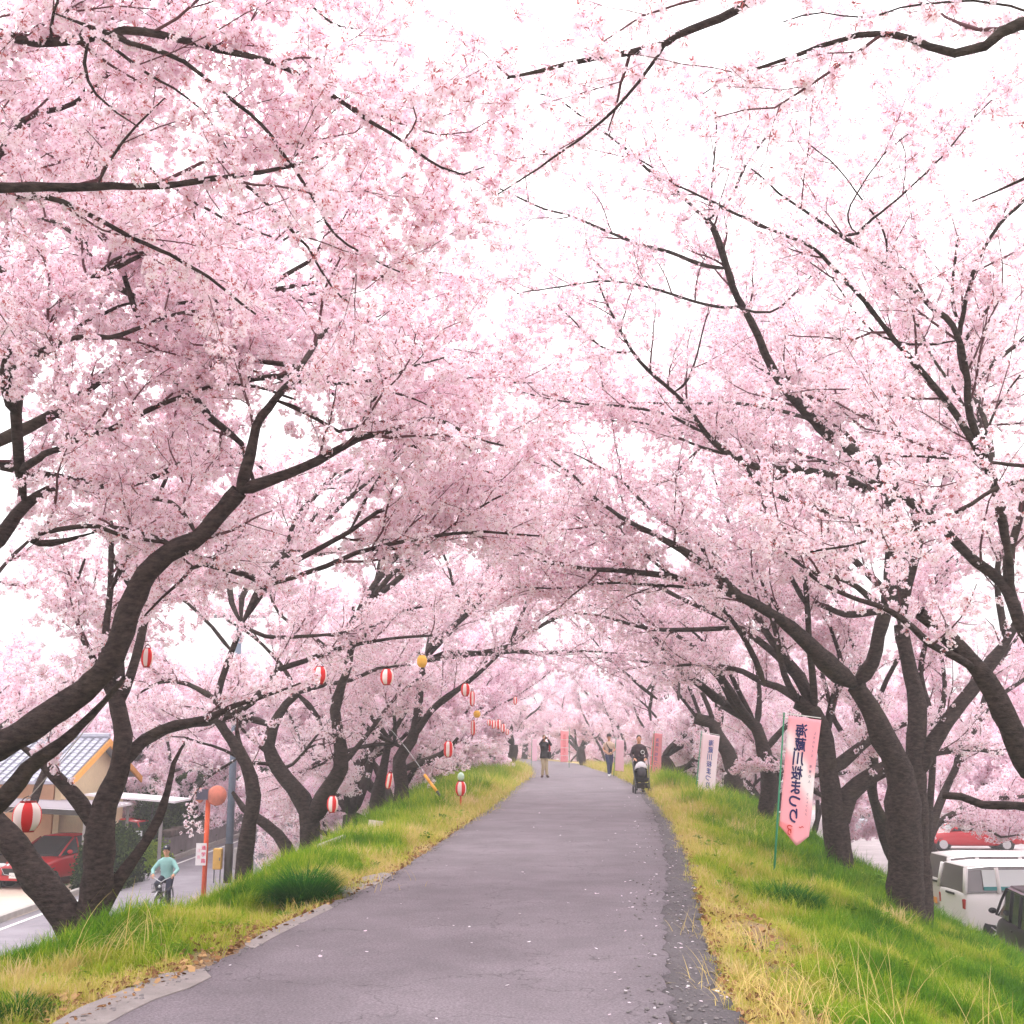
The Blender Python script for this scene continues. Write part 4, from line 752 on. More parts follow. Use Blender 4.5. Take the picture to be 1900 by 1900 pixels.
def banner(corners, d, label, kind, text=None, pole=None, dd=0.2, taper=True, sub=None, poleM=None):
    C4 = [at(x, y, d+(dd if i in (1, 2) else 0)) for i, (x, y) in enumerate(corners)]; p0 = at(*pole[0], d-.01); p1 = at(*pole[1], d-.01); zg = hz(p0[0], p0[1])-.3
    pb = p0+(p0-p1)*max(0, (p0[2]-zg)/(p1[2]-p0[2]+1e-6)); root = empty('banner_flag', tuple(pb), 0, label, 'banner', 'festival banners along the path'); org = pb
    mb = MB(); mb.tube([pb-org, p0-org, p1-org], [.016, .016, .012], 8); mb.build('pole', poleM or mat('green_pole', lin(28,128,88), .4, spec=.5), root, True)
    mb = MB(); mb.tube([at(corners[0][0]-18*18/d, corners[0][1]-3, d)-org, C4[0]+np.array([0, 0, .03])-org, C4[1]+np.array([0, 0, .03])-org], .008, 6); mb.build('top_rod', mat('white_plastic', (.78,.78,.76), .4), root)
    fm, W, H = paper_map(C4); nu, nv = 10, 36; V = []; Fs = []; colr = []
    for j in range(nv+1):
        for i in range(nu+1):
            u, v = i/nu, j/nv
            vv = v+((.07-.16*abs(u-.62)/.62*(1 if u < .62 else .9)) if (taper and v > .85) else 0)*((v-.85)/.15 if v > .85 else 0)
            V.append(tuple(fm(u, vv)-org))
            if kind == 'pink':
                q = v*2.3-(u-.5)*.9; wv = 1 if (.55 < v < .0) else 0
                a = math.exp(-((v-(.19+.0*u))/.075)**2)*max(0, 1-u*2.0)+math.exp(-((v-.22-.30*u)/.06)**2)*(u < .75)*.9+math.exp(-((v-.44-.12*u)/.09)**2)*(.45+u*.9)*(u > .25)+math.exp(-((v-.62)/.1)**2)*max(0, u-.62)*2.4
                a = min(1, a); c = np.array(lin(250,172,184))*(1-a)+np.array(lin(248,234,236))*a
                if v > .9 and u < .5: c = c*.6+np.array(lin(240,90,70))*.4
            elif kind == 'white':
                a = min(1, max(0, .25+.5*math.sin(v*5+u*2))); c = np.array(lin(244,226,232))*(1-a*.45)+np.array(lin(246,190,205))*a*.45
            elif kind == 'coral': c = np.array(lin(248,150,158))*(1-.3*u)+np.array(lin(250,215,220))*.3*u
            else: c = np.array(lin(240,196,212))
            colr.append((*c, 1))
    for j in range(nv):
        for i in range(nu): q = j*(nu+1)+i; Fs.append((q, q+1, q+nu+2, q+nu+1))
    me = bpy.data.meshes.new('cloth'); me.from_pydata(V, [], Fs); me.update(); a_ = me.color_attributes.new('print', 'FLOAT_COLOR', 'POINT'); a_.data.foreach_set('color', np.array(colr, np.float32).ravel())
    o = obj('cloth', me, root, cloth_mat('banner_cloth', kind), True); so = o.modifiers.new('thick', 'SOLIDIFY'); so.thickness = .002
    for v in (.02, .3, .55, .8):                                  # tabs that tie the cloth to the pole
        a = fm(0, v); tt = (a[2]-pb[2])/(p1[2]-pb[2]); pp = pb+(p1-pb)*tt; mb = MB(); mb.tube([pp-org, a-org], .012, 5); mb.build('tab', mat('white_cloth', (.82,.8,.8), .9), root)
    if text:
        for t_ in text: letters(t_[0], t_[1], t_[2], t_[3], t_[4], fm, W, H, root, org, t_[5] if len(t_) > 5 else M_ink, True, t_[6] if len(t_) > 6 else 0.)
    return root
M_red = mat('red_ink', lin(214,60,52), .8)
b1 = banner([(1463,1328),(1523,1336),(1500,1556),(1444,1552)], 17.8, 'large pink and white banner with navy mirror-reversed characters on a green pole', 'pink',
  [('海蔵川桜まつり', .42, .05, .88, .20, M_ink, .006), ('しだれざくら', .84, .1, .33, .038), ('夜桜の人', .84, .38, .55, .045), ('ライトアップ', .82, .62, .82, .035), ('つり', .33, .9, .975, .09, M_red, .003), ('〜', .7, .88, .94, .09, M_red, .002)], [(1440,1562),(1455,1322)])
banner([(1303,1360),(1335,1366),(1325,1478),(1294,1470)], 34, 'slim white banner with faded blue characters at the right crest', 'white', [('海蔵川桜まつり', .55, .08, .9, .17, mat('faded_blue_ink', lin(92,100,170), .8), .003)], [(1290,1478),(1302,1356)], taper=False)
banner([(1212,1360),(1229,1362),(1226,1440),(1204,1436)], 46, 'small coral and white banner right of the man with the stroller', 'coral', [('海蔵川桜まつり', .5, .1, .9, .14, mat('faded_blue_ink', (.3,.3,.6), .8))], [(1208,1445),(1214,1356)], taper=False)
banner([(1143,1372),(1158,1374),(1157,1432),(1141,1430)], 52, 'pale pink banner directly behind the walker in the beige vest', 'pale', None, [(1139,1436),(1143,1368)], taper=False)
banner([(1040,1355),(1055,1357),(1054,1414),(1040,1414)], 68, 'pink banner against the dark stem beyond the photographer', 'coral', [('海蔵川桜まつり', .5, .1, .9, .2, M_red)], [(1056,1418),(1057,1350)], taper=False)
banner([(988,1372),(996,1372),(996,1412),(987,1412)], 74, 'far slim pink banner left of the photographer', 'pale', None, [(986,1415),(987,1368)], taper=False)
# ------------------------------------------------------------ lanterns
M_lred = mat('lantern_red', lin(226,52,54), .6, spec=.2); M_lwhite = mat('lantern_white', lin(250,228,224), .6, spec=.2); M_lyel = mat('lantern_yellow', lin(246,190,84), .6); M_lrim = mat('lantern_rim', lin(160,30,34), .5); M_lblk = mat('lantern_black', (.02,.02,.02), .5)
def lantern(p, w_, h_, label, yellow=False, tilt=0., rz=0., grp='red and white festival lanterns'):
    root = empty('paper_lantern', tuple(p), rz, label, 'lantern', grp); root.rotation_euler = (tilt, tilt*.5, rz); long_ = h_/w_ > 1.7; prof = []
    for i in range(25):
        t = i/24; z = (t-.5)*h_*.9; e = abs(2*t-1); r = (w_/2)*((1-e**(5 if long_ else 2.6)*.42)); r *= 1-.02*(i % 2); prof.append((r, z))
    mb = MB(); mb.lathe(prof, (0, 0, 0), 32, (lambda i, k: 0 if yellow else (k//4) % 2)); mb.build('paper_shade', [M_lyel] if yellow else [M_lred, M_lwhite], root, True)
    r1 = prof[0][0]
    for s in (1, -1):
        mb = MB(); mb.lathe([(r1*.98, s*h_*.45), (r1*.98, s*h_*.5), (r1*.8, s*h_*.5), (r1*.8, s*h_*.45)], (0, 0, 0), 20); mb.build('top_rim' if s > 0 else 'bottom_rim', M_lyel if yellow else M_lrim, root)
    mb = MB(); mb.tube([(r1*.8, 0, h_*.5), (r1*.5, 0, h_*.6), (0, 0, h_*.66), (-r1*.5, 0, h_*.6), (-r1*.8, 0, h_*.5)], .006, 5); mb.build('hanging_loop', M_lblk, root)
    return root
def px_l(px, py, wpx, hpx, d, label, **k): return lantern(at(px, py, d), wpx*d/F, hpx*d/F, label, **k)
px_l(50, 1515, 50, 54, 13.8, 'large round red and white lantern at the lower left beside the V-shaped trunk')
px_l(273, 1220, 22, 36, 15, 'lantern half hidden behind the heavy left limb', rz=.4)
px_l(593, 1253, 27, 33, 19.6, 'round lantern left of the S-curved cherry stem', rz=.3)
px_l(718, 1256, 25, 30, 20, 'round lantern hanging right of the S-curved cherry stem', rz=.15)
px_l(783, 1227, 19, 22, 23.5, 'round yellow lantern hanging highest above the dark stem', yellow=True)
px_l(864, 1280, 18, 24, 29, 'round lantern at the right end of the dark slanting limb', rz=.2)
px_l(876, 1296, 10, 28, 29.5, 'slim lantern touching the round one on the slanting limb', rz=.6)
px_l(885, 1325, 13, 13, 31, 'small yellow lantern above the slim red one', yellow=True)
px_l(878, 1350, 9, 28, 31.5, 'slim red lantern below the small yellow one', rz=.1)
px_l(832, 1390, 17, 30, 28.5, 'tall red and white lantern above the left grass bank', rz=.3)
for i, (x, y, w2, h2, wd) in enumerate([(908,1341,8,12,'first from the left'), (916,1344,8,16,'second from the left'), (925,1344,9,18,'in the middle'), (934,1351,8,16,'second from the right'), (941,1358,6,12,'last on the right')]):
    px_l(x, y, w2, h2, 40+i*1.5, 'tiny lantern of the far string, '+wd, rz=i*.5)
px_l(956, 1300, 7, 15, 40, 'lone small lantern high above the path', rz=.4)
px_l(722, 1448, 12, 30, 22, 'tilted slim lantern in front of the dark multi-stemmed trunks', tilt=.25, rz=.2)
px_l(617, 1492, 20, 30, 21, 'red lantern with a dark top beside the leaning stem', rz=.1)
gl = px_l(855, 1463, 20, 26, 27.5, 'round lantern on a short stake standing in the left grass bank', rz=.2)
p = at(855, 1463, 27.5); gz = hz(p[0], p[1]); mb = MB(); mb.tube([(0, 0, gz-p[2]-.1), (0, 0, -.16)], .02, 8); mb.build('stake', M_lred, gl); mb = MB(); mb.ell((0, 0, .27), (.08, .08, .1)); mb.build('cap', mat('pale_green_cap', lin(200,225,205), .6), gl, True)
# strings
M_wire = mat('pale_cord', lin(190,180,175), .7)
def wire(name, pts, r, label, m=None, sag=.0):
    P = [at(*p) for p in pts]; Q = []
    for i in range(len(P)-1):
        for k in range(10):
            t = k/10; q = P[i]*(1-t)+P[i+1]*t; q = q-np.array([0, 0, sag*4*t*(1-t)]); Q.append(q)
    Q.append(P[-1]); o = Q[0].copy(); mb = MB(); mb.tube([q-o for q in Q], r, 5); ob = mb.build(name, m or M_wire); ob.location = o; return tag(ob, label, 'cord')
wire('lantern_cord', [(-60,1540,13.6), (50,1484,13.8), (195,1305,12.6)], .006, 'pale cord holding the large lower left lantern up to the heavy limb', sag=.03)
wire('lantern_cord', [(560,1200,19.6), (593,1230,19.6), (655,1216,19.8), (718,1236,20), (783,1212,23.5), (864,1266,29), (885,1318,31)], .007, 'cord running between the lanterns at mid height', sag=.04)
wire('lantern_cord', [(885,1318,31), (905,1333,40), (925,1333,43), (942,1350,46)], .008, 'cord of the far lantern string', sag=.05)
# striped stay-wire guard
A = at(848, 1492, 27.5); A[2] = hz(A[0], A[1])-.05; Bp = at(788, 1438, 29); root = empty('stay_wire', tuple(A), 0, 'stay wire with a yellow and black striped guard slanting out of the left bank', 'stay wire')
mb = MB(); mb.tube([(0, 0, 0), tuple((Bp-A)*1.6+np.array([0, 0, .05])), tuple(at(560, 1150, 33)-A)], .008, 6); mb.build('wire', mat('steel_wire', (.4,.4,.4), .4, metal=.8), root)
for k in range(5):
    a, b_ = (Bp-A)*(k/5), (Bp-A)*((k+1)/5); mb = MB(); mb.tube([a, b_], .036, 10); mb.build('guard_band', mat('guard_black', (.02,.02,.02), .5) if k in (2,) else mat('guard_yellow', lin(240,170,60), .5), root, True)
# ------------------------------------------------------------ leaf masses (hedge, shrubs)
M_leafd = tint_mat('hedge_leaves', [(0, lin(24,36,20)), (.6, lin(48,66,34)), (1, lin(84,104,48))], trans=.2, island=.4)
M_leafb = tint_mat('shrub_leaves', [(0, lin(80,120,36)), (1, lin(170,196,70))], trans=.3, island=.4)
def leafm(seed, m, s=.05):
    r = np.random.default_rng(seed); V = []; Fq = []
    for _ in range(26):
        c = r.normal(size=3)*.09; d = r.normal(size=3); d /= np.linalg.norm(d); a = np.cross(d, [.2, .9, .3]); a /= np.linalg.norm(a); b = np.cross(d, a); i = len(V); V += [c-b*s, c+a*s*.45, c+b*s, c-a*s*.45]; Fq.append((i, i+1, i+2, i+3))
    me = bpy.data.meshes.new('leaf_clump'); me.from_pydata([tuple(v) for v in V], [], Fq); me.materials.append(m); return me
LD = [leafm(i, M_leafd) for i in range(3)]; LB = [leafm(9+i, M_leafb) for i in range(3)]
def hedge(name, x0, x1, y0, y1, z0, z1, n, label, bright=False, cat='hedge'):
    c = np.array([(x0+x1)/2, (y0+y1)/2, z0]); k = int(n); U = rng.uniform(-1, 1, (k, 3)); ax = rng.integers(0, 3, k); U[np.arange(k), ax] = np.sign(U[np.arange(k), ax])*rng.uniform(.75, 1, k)
    P = U*np.array([(x1-x0)/2, (y1-y0)/2, (z1-z0)/2])+np.array([0, 0, (z1-z0)/2]); P[:, :2] *= (1-.25*np.clip(P[:, 2:3]/(z1-z0), 0, 1)**3); P += rng.normal(size=P.shape)*.06; P[:, 2] += bumpy(P[:, 1]*2+x0, P[:, 0]*2, .35)*(P[:, 2]/(z1-z0))
    root = empty(name, tuple(c), 0, label, cat)
    scatter('shrub_leaf' if bright else 'hedge_leaf', LB if bright else LD, P, rng.uniform(0, 6.28, (k, 3)), rng.uniform(.9, 1.7, k), rng.random(k), rng.integers(0, 3, k), root).name = 'foliage'
    mb = MB(); [mb.tube([(rng.uniform(-.3, .3)*(x1-x0), t, -.1), (rng.uniform(-.3, .3)*(x1-x0), t+.1, (z1-z0)*.8)], .03, 6) for t in np.arange(y0-c[1]+.3, y1-c[1], .8)]; mb.build('stems', M_bark, root); return root
hedge('hedge', -15.2, -13.5, 47, 70, ZL, ZL+3.0, 7000, 'tall dark evergreen hedge behind the stone retaining wall')
hedge('shrub', -14.0, -12.9, 41.8, 44.4, ZL, ZL+.7, 700, 'low bright green shrub at the kerb behind the cyclist', True, 'shrub')
hedge('shrub', -14.9, -13.6, 43.5, 45.5, ZL, ZL+1.1, 1300, 'dark garden shrub between the second red car and the cyclist', False, 'shrub')
hedge('hedge', -13.3, -12.3, 36.6, 39.5, ZL, ZL+1.4, 1500, 'dark low hedge left of the cyclist behind the slanting stem')
hedge('shrub', -19.5, -16, 66, 80, ZL, ZL+5.5, 2600, 'yellow-green tree mass beyond the hedge and utility pole', True, 'shrub')
# ------------------------------------------------------------ stone retaining wall: each cap stone its own
wr = empty('retaining_wall', (-13.3, 46, ZL), 0, 'grey retaining wall with rough stone cap along the lower road', 'wall')
mb = MB(); mb.box((0, 8.5, .45), (.3, 18, .9)); mb.build('wall_face', mat('wall_grey', lin(128,120,122), .95, noise=.2, nscale=2, bump=.5, bscale=20), wr)
ms = mat('cap_stone', lin(96,84,80), .95, noise=.3, nscale=5, bump=.6, bscale=30)
for k in range(24):
    mb = MB(); mb.box((0, 0, 0), (.42, .70, .28)); me = mb.mesh('stone'); o = obj('stone', me, wr, ms); o.location = (rng.uniform(-.03, .03), -.1+k*.74, 1.03+rng.uniform(-.02, .03)); o.rotation_euler = (rng.uniform(-.03, .03), rng.uniform(-.05, .05), rng.uniform(-.05, .05)); bv = o.modifiers.new('b', 'BEVEL'); bv.width = .06; bv.segments = 2
# kerb of the lower road
kb = MB(); kb.box((-13.1, 44, ZL+.08), (.16, 60, .2)); tag(kb.build('kerb', mat('kerb_grey', lin(170,164,160), .9, noise=.12, nscale=4)), kind='structure')
mb = MB(); mb.box((-12.55, 60, ZL+.026), (.12, 100, .004)); tag(mb.build('road_line', mat('road_paint', (.72,.72,.7), .8, noise=.08, nscale=9)), kind='structure')
# ------------------------------------------------------------ utility pole, mirror pole, boxes
p = at(423, 1620, 39.); px0, py0 = p[0], p[1]
ro = empty('utility_pole', (px0, py0, ZL), 0, 'tall blue-grey utility pole at the slope foot with dark band near its base', 'pole')
mb = MB(); mb.tube([(0, 0, -.2), (0, 0, 9.5)], [.13, .095], 16); mb.build('shaft', mat('pole_blue_grey', lin(112,124,140), .7, noise=.12, nscale=3), ro, True)
mb = MB(); mb.tube([(0, 0, .0), (0, 0, 1.25)], .138, 16); mb.build('dark_band', mat('pole_band', lin(60,54,52), .7), ro, True)
mb = MB(); mb.box((0, 0, 8.7), (1.8, .08, .1)); mb.build('cross_arm', mat('steel_grey', lin(120,120,124), .5, metal=.5), ro)
for s in (-.7, 0, .7): mb = MB(); mb.lathe([(.05, 0), (.07, .05), (.04, .1), (.06, .15), (.03, .2)], (s, 0, 8.75), 10); mb.build('insulator', mat('porcelain', (.7,.7,.68), .3), ro, True)
def cabinet(x, y, z, d, m, label):
    r = empty('meter_box', (x, y, z), 0, label, 'box'); mb = MB(); mb.box((0, 0, d[2]/2), d); o = mb.build('case', m, r); bv = o.modifiers.new('b', 'BEVEL'); bv.width = .02
    mb = MB(); mb.box((0, -d[1]/2-.008, d[2]/2), (d[0]*.86, .012, d[2]*.9)); mb.build('door', m, r); mb = MB(); mb.box((d[0]*.32, -d[1]/2-.025, d[2]/2), (.03, .02, .1)); mb.build('handle', mat('steel_grey', (.2,.2,.2), .5), r)
    for s in (-1, 1): mb = MB(); mb.tube([(s*d[0]*.35, 0, 0), (s*d[0]*.35, 0, -.45)], .02, 6); mb.build('leg', mat('steel_grey', (.2,.2,.2), .5), r)
cabinet(px0-.33, py0-.1, ZL+.45, (.28, .22, .66), mat('box_ochre', lin(214,170,90), .7, noise=.08), 'ochre yellow box left of the utility pole foot')
cabinet(px0+.42, py0-.1, ZL+.45, (.44, .25, .68), mat('box_grey', lin(176,170,168), .7, noise=.08), 'pale grey cabinet right of the utility pole foot')
p = at(378, 1652, 34.7); ro = empty('mirror_post', (p[0], p[1], ZL), 0, 'orange-red traffic mirror post with two round mirrors beside the lower road', 'traffic mirror')
MO = mat('mirror_orange', lin(226,92,52), .5, noise=.08); mb = MB(); mb.tube([(0, 0, -.1), (0, 0, 3.0)], .07, 14); mb.build('post', MO, ro, True)
for s in (-1, 1):
    Mr = Matrix.Rotation(-PI/2, 3, 'X'); Mz = Matrix.Rotation(s*.55, 3, 'Z'); Mt = Mz @ Mr
    c = (s*.27, -.05, 2.98)
    q = .62 if s < 0 else .85; mb = MB(); mb.lathe([(.05*q, -.12), (.30*q, -.04), (.34*q, .0), (.34*q, .03)], c, 28, None, Mt); mb.build('mirror_housing', mat('mirror_orange_pale', lin(214,128,108), .7, noise=.15, nscale=6), ro, True)
    mb = MB(); mb.lathe([(.31*q, .031), (.2*q, .045), (.05*q, .055)], c, 28, None, Mt); mb.build('mirror_glass', mat('mirror_glass', (.75,.75,.78), .08, metal=1.), ro, True)
    mb = MB(); mb.tube([(0, 0, 2.9), (s*.2, .05, 2.95)], .03, 8); mb.build('bracket', MO, ro)
mb = MB(); mb.box((-.12, -.26, 3.02), (.34, .03, .30)); mb.build('caution_plate', mat('plate_slate', lin(78,74,92), .6), ro)
sg = empty('street_sign', (p[0]-.1, p[1]-.12, ZL+1.02), 0, 'white board with pink characters fixed to the orange mirror post', 'sign')
mb = MB(); mb.box((0, 0, .31), (.30, .015, .62)); mb.build('board', mat('sign_white', (.8,.76,.77), .5), sg)
MP = mat('sign_pink_ink', lin(226,80,120), .7); cc = [(-.14, -.0095, .6), (.14, -.0095, .6), (.14, -.0095, .02), (-.14, -.0095, .02)]
def flatmap(c):
    TL, TR, BR, BL = [np.array(q, float) for q in c]; return (lambda u, v, off=0: (TL*(1-u)+TR*u)*(1-v)+(BL*(1-u)+BR*u)*v+np.array([0, -off*.5, 0])), np.linalg.norm(TR-TL), np.linalg.norm(BL-TL)
fm, W, H = flatmap(cc); letters('通学路', .76, .03, .97, .12, fm, W, H, sg, np.zeros(3), MP, False, .003); letters('注意', .28, .15, .8, .10, fm, W, H, sg, np.zeros(3), mat('sign_pink_pale', lin(240,150,175), .7), False)
# white board on orange legs
p = at(251, 1580, 42.); z = ZL; s2 = empty('notice_board', (p[0], p[1], z), 0, 'upright white notice board with blue characters on two orange legs', 'sign')
mb = MB(); mb.box((0, 0, .95), (.40, .03, .95)); mb.build('board', mat('sign_white2', (.78,.8,.84), .5), s2)
for s in (-1, 1): mb = MB(); mb.tube([(s*.12, 0, 0), (s*.12, 0, .5)], .025, 8); mb.build('leg', mat('leg_orange', lin(240,150,40), .5), s2)
fm, W, H = flatmap([(-.19, -.017, 1.4), (.19, -.017, 1.4), (.19, -.017, .5), (-.19, -.017, .5)]); letters('工口め', .4, .03, .85, .24, fm, W, H, s2, np.zeros(3), mat('sign_blue', lin(50,80,150), .7), False, .006)
# small white box sign and pale slab on the left crest
def on_crest(px, d): p = at(px, 1500, d); return p[0], p[1], hz(p[0], p[1])
x, y, z = on_crest(697, 20.5); r = empty('sign_box', (x, y, z), .2, 'small white folded board standing in grass under the multi-stemmed tree', 'board')
mb = MB(); mb.box((-.05, 0, .17), (.16, .03, .30), M=Matrix.Rotation(.12, 3, 'Y')); mb.build('front_panel', mat('panel_white', lin(216,208,200), .8, noise=.06), r); mb = MB(); mb.box((.08, .05, .16), (.12, .03, .28), M=Matrix.Rotation(-.5, 3, 'Z')); mb.build('side_panel', mat('panel_white2', lin(200,190,182), .8), r)
x, y, z = on_crest(618, 18.5); mb = MB(); mb.box((0, 0, 0), (.42, .3, .10), M=Matrix.Rotation(-.35, 3, 'Y')); o = mb.build('concrete_block', mat('panel_white2', (.6,.55,.5), .8)); o.location = (x, y, z+.12); bv = o.modifiers.new('b', 'BEVEL'); bv.width = .01; tag(o, 'tilted beige concrete block lying in the grass beyond the dark clump', 'block')
# ------------------------------------------------------------ house by the lower road
hx1 = -15.2; hx0 = -24.; hy0, hyr, hy1 = 40.3, 44.2, 48.2; ze, zr_ = .15, 1.65
hr = empty('house', (hx1, hy0, ZL), 0, 'low house with grey tiled gable roof and peach walls beyond the left tree', 'house'); O = np.array([hx1, hy0, ZL])
def hbox(name, c, d, m): mb = MB(); mb.box(np.array(c)-O, d); return mb.build(name, m, hr)
M_peach = mat('wall_peach', lin(222,176,140), .9, noise=.05, nscale=3, bump=.2, bscale=60); M_cream = mat('wall_cream', lin(226,206,168), .9, noise=.05)
hbox('front_wall', ((hx0+hx1-.7)/2, hy0+.75, (ZL+ze-.1)/2), (hx1-hx0-.7, .2, ze-.1-ZL), M_peach)
mb = MB(); gx = hx1-.45; V = [(gx, hy0+.65, ZL), (gx, hy1-.6, ZL), (gx, hy1-.6, ze), (gx, hyr, zr_-.12), (gx, hy0+.65, ze)]; V2 = [(x-.2, y, z) for x, y, z in V]
mb.add([np.array(v)-O for v in V+V2], [(0,1,2,3,4), (9,8,7,6,5)]+[(i, (i+1) % 5, 5+(i+1) % 5, 5+i) for i in range(5)]); mb.build('gable_wall', M_cream, hr)
hbox('rear_wall', ((hx0+hx1-.7)/2, hy1-.7, (ZL+ze-.1)/2), (hx1-hx0-.7, .2, ze-.1-ZL), M_peach)
M_tile = mat('roof_tile', lin(158,158,172), .5, noise=.14, nscale=4, spec=.4)
slope = np.array([0, hyr-hy0, zr_-ze]); SLn = np.linalg.norm(slope); su = slope/SLn; rf = empty('roof', (0, 0, 0)); rf.parent = hr
nrow = 13
for sgn in (1, -1):                                            # roof deck + rows of tiles
    mb = MB(); y0_ = hy0 if sgn > 0 else hy1; mb.add([np.array(q)-O for q in [(hx0, y0_, ze-.06), (hx1, y0_, ze-.06), (hx1, hyr, zr_-.06), (hx0, hyr, zr_-.06), (hx0, y0_, ze), (hx1, y0_, ze), (hx1, hyr, zr_), (hx0, hyr, zr_)]], [(0,1,2,3), (4,5,6,7), (0,1,5,4), (1,2,6,5), (2,3,7,6), (3,0,4,7)]); mb.build('roof_deck', M_tile, rf)
for r in range(nrow):
    mb = MB(); 
    for c in range(30):
        x = hx1-.12-c*.29; y = hy0+(hyr-hy0)*(r/nrow); z = ze+(zr_-ze)*(r/nrow); y2 = hy0+(hyr-hy0)*((r+1.08)/nrow); z2 = ze+(zr_-ze)*((r+1.08)/nrow); w2 = .145
        mb.add([np.array(q)-O for q in [(x-w2, y, z+.03), (x-w2*.4, y, z+.065), (x+w2*.5, y, z+.035), (x+w2, y, z+.075), (x-w2, y2, z2+.01), (x-w2*.4, y2, z2+.04), (x+w2*.5, y2, z2+.012), (x+w2, y2, z2+.05), (x-w2, y, z), (x+w2, y, z)]], [(0,1,5,4), (1,2,6,5), (2,3,7,6), (0,8,9,3,2,1)])
    o = mb.build('tile_row', M_tile, rf); tag(o, kind='stuff')
mb = MB(); mb.tube([(0, hyr-O[1], zr_+.06-O[2]), (hx0-O[0], hyr-O[1], zr_+.06-O[2])], .13, 8); mb.build('ridge', M_tile, rf)
M_barge = mat('barge_ochre', lin(224,158,76), .7, noise=.1)
for ya, yb in ((hy0-.05, hyr), (hy1+.05, hyr)):
    mb = MB(); a = np.array([hx1+.02, ya, ze-.16])-O; b_ = np.array([hx1+.02, yb, zr_-.16])-O; mb.loft([[Vector(q+np.array([dx, 0, dz])) for dx, dz in ((-.04, -.12), (.04, -.12), (.04, .12), (-.04, .12))] for q in (a, b_)]); mb.build('barge_board', M_barge, hr)
w_ = hbox('window', (-19.5, hy0+.6, -1.3), (1.7, .12, 1.1), mat('window_frame_dark', (.05,.045,.04), .5)); 
for s in (-.42, .42): mb = MB(); mb.box(np.array([-19.5+s, hy0+.52, -1.3])-O, (.76, .03, .98)); mb.build('pane', mat('house_glass', (.10,.12,.13), .1, spec=.6), w_)
# carport and entrance canopies
cp = empty('carport', (-13.5, 38.6, ZL), 0, 'white flat carport roof on thin posts over the red car', 'carport')
mb = MB(); mb.box((-1.7, 1.0, 2.45), (3.6, 4.6, .08), M=Matrix.Rotation(.05, 3, 'Y')); mb.build('roof_sheet', mat('carport_white', lin(222,216,220), .5, noise=.04), cp)
mb = MB(); [mb.box((-1.7, y, 2.5), (3.6, .04, .06), M=Matrix.Rotation(.05, 3, 'Y')) for y in np.arange(-1.2, 3.2, .45)]; mb.build('roof_ribs', mat('carport_rib', lin(180,174,180), .5), cp)
mb = MB(); mb.box((-1.7, -1.32, 2.4), (3.64, .06, .16), M=Matrix.Rotation(.05, 3, 'Y')); mb.build('front_edge', mat('edge_dark', (.05,.045,.045), .5), cp)
for x, y in ((-3.3, -1.1), (0, -1.1), (-3.3, 3), (0, 3)): mb = MB(); mb.box((x, y, 1.2), (.08, .08, 2.4)); mb.build('post', mat('post_grey', lin(150,144,144), .5), cp)
cn = empty('entrance_canopy', (-12.6, 42.8, ZL), 0, 'small white canopy with pale post right of the house', 'canopy')
mb = MB(); mb.box((-.9, 0, 2.55), (3.2, 2.2, .07), M=Matrix.Rotation(.08, 3, 'Y')); mb.build('roof_sheet', MATS['carport_white'], cn)
for x in (-2.2, .2): mb = MB(); mb.box((x, -.9, 1.25), (.1, .1, 2.5)); mb.build('post', MATS['post_grey'], cn)
mb = MB(); mb.box((-17.2, 35.6, ZL+.012), (8.4, 9, .024)); tag(mb.build('driveway', mat('driveway_beige', lin(206,188,172), .9, noise=.06, nscale=2)), kind='structure')
# ------------------------------------------------------------ vehicles
M_glass = mat('car_glass', (.025,.028,.032), .1, spec=.35); M_tyre = mat('tyre', (.02,.02,.02), .8); M_rim = mat('wheel_rim', (.55,.55,.56), .25, metal=.9); M_blk = mat('black_trim', (.015,.015,.016), .5); M_plate = mat('plate_white', (.75,.75,.72), .5); M_tail = mat('tail_red', (.45,.02,.02), .25, spec=.6); M_head = mat('headlight_clear', (.75,.78,.8), .1, spec=.8); M_chrome = mat('chrome', (.7,.7,.7), .15, metal=1.)
def ring(x, zb, zt, wb, wt, n=4):
    r = .09; return [Vector((x, -wb, zb+r)), Vector((x, -wb-.02, (zb+zt)*.5)), Vector((x, -wt, zt-r*.7)), Vector((x, -wt+.09, zt)), Vector((x, -wt*.4, zt+.02)), Vector((x, wt*.4, zt+.02)), Vector((x, wt-.09, zt)), Vector((x, wt, zt-r*.7)), Vector((x, wb+.02, (zb+zt)*.5)), Vector((x, wb, zb+r)), Vector((x, wb-.1, zb)), Vector((x, -wb+.1, zb))]
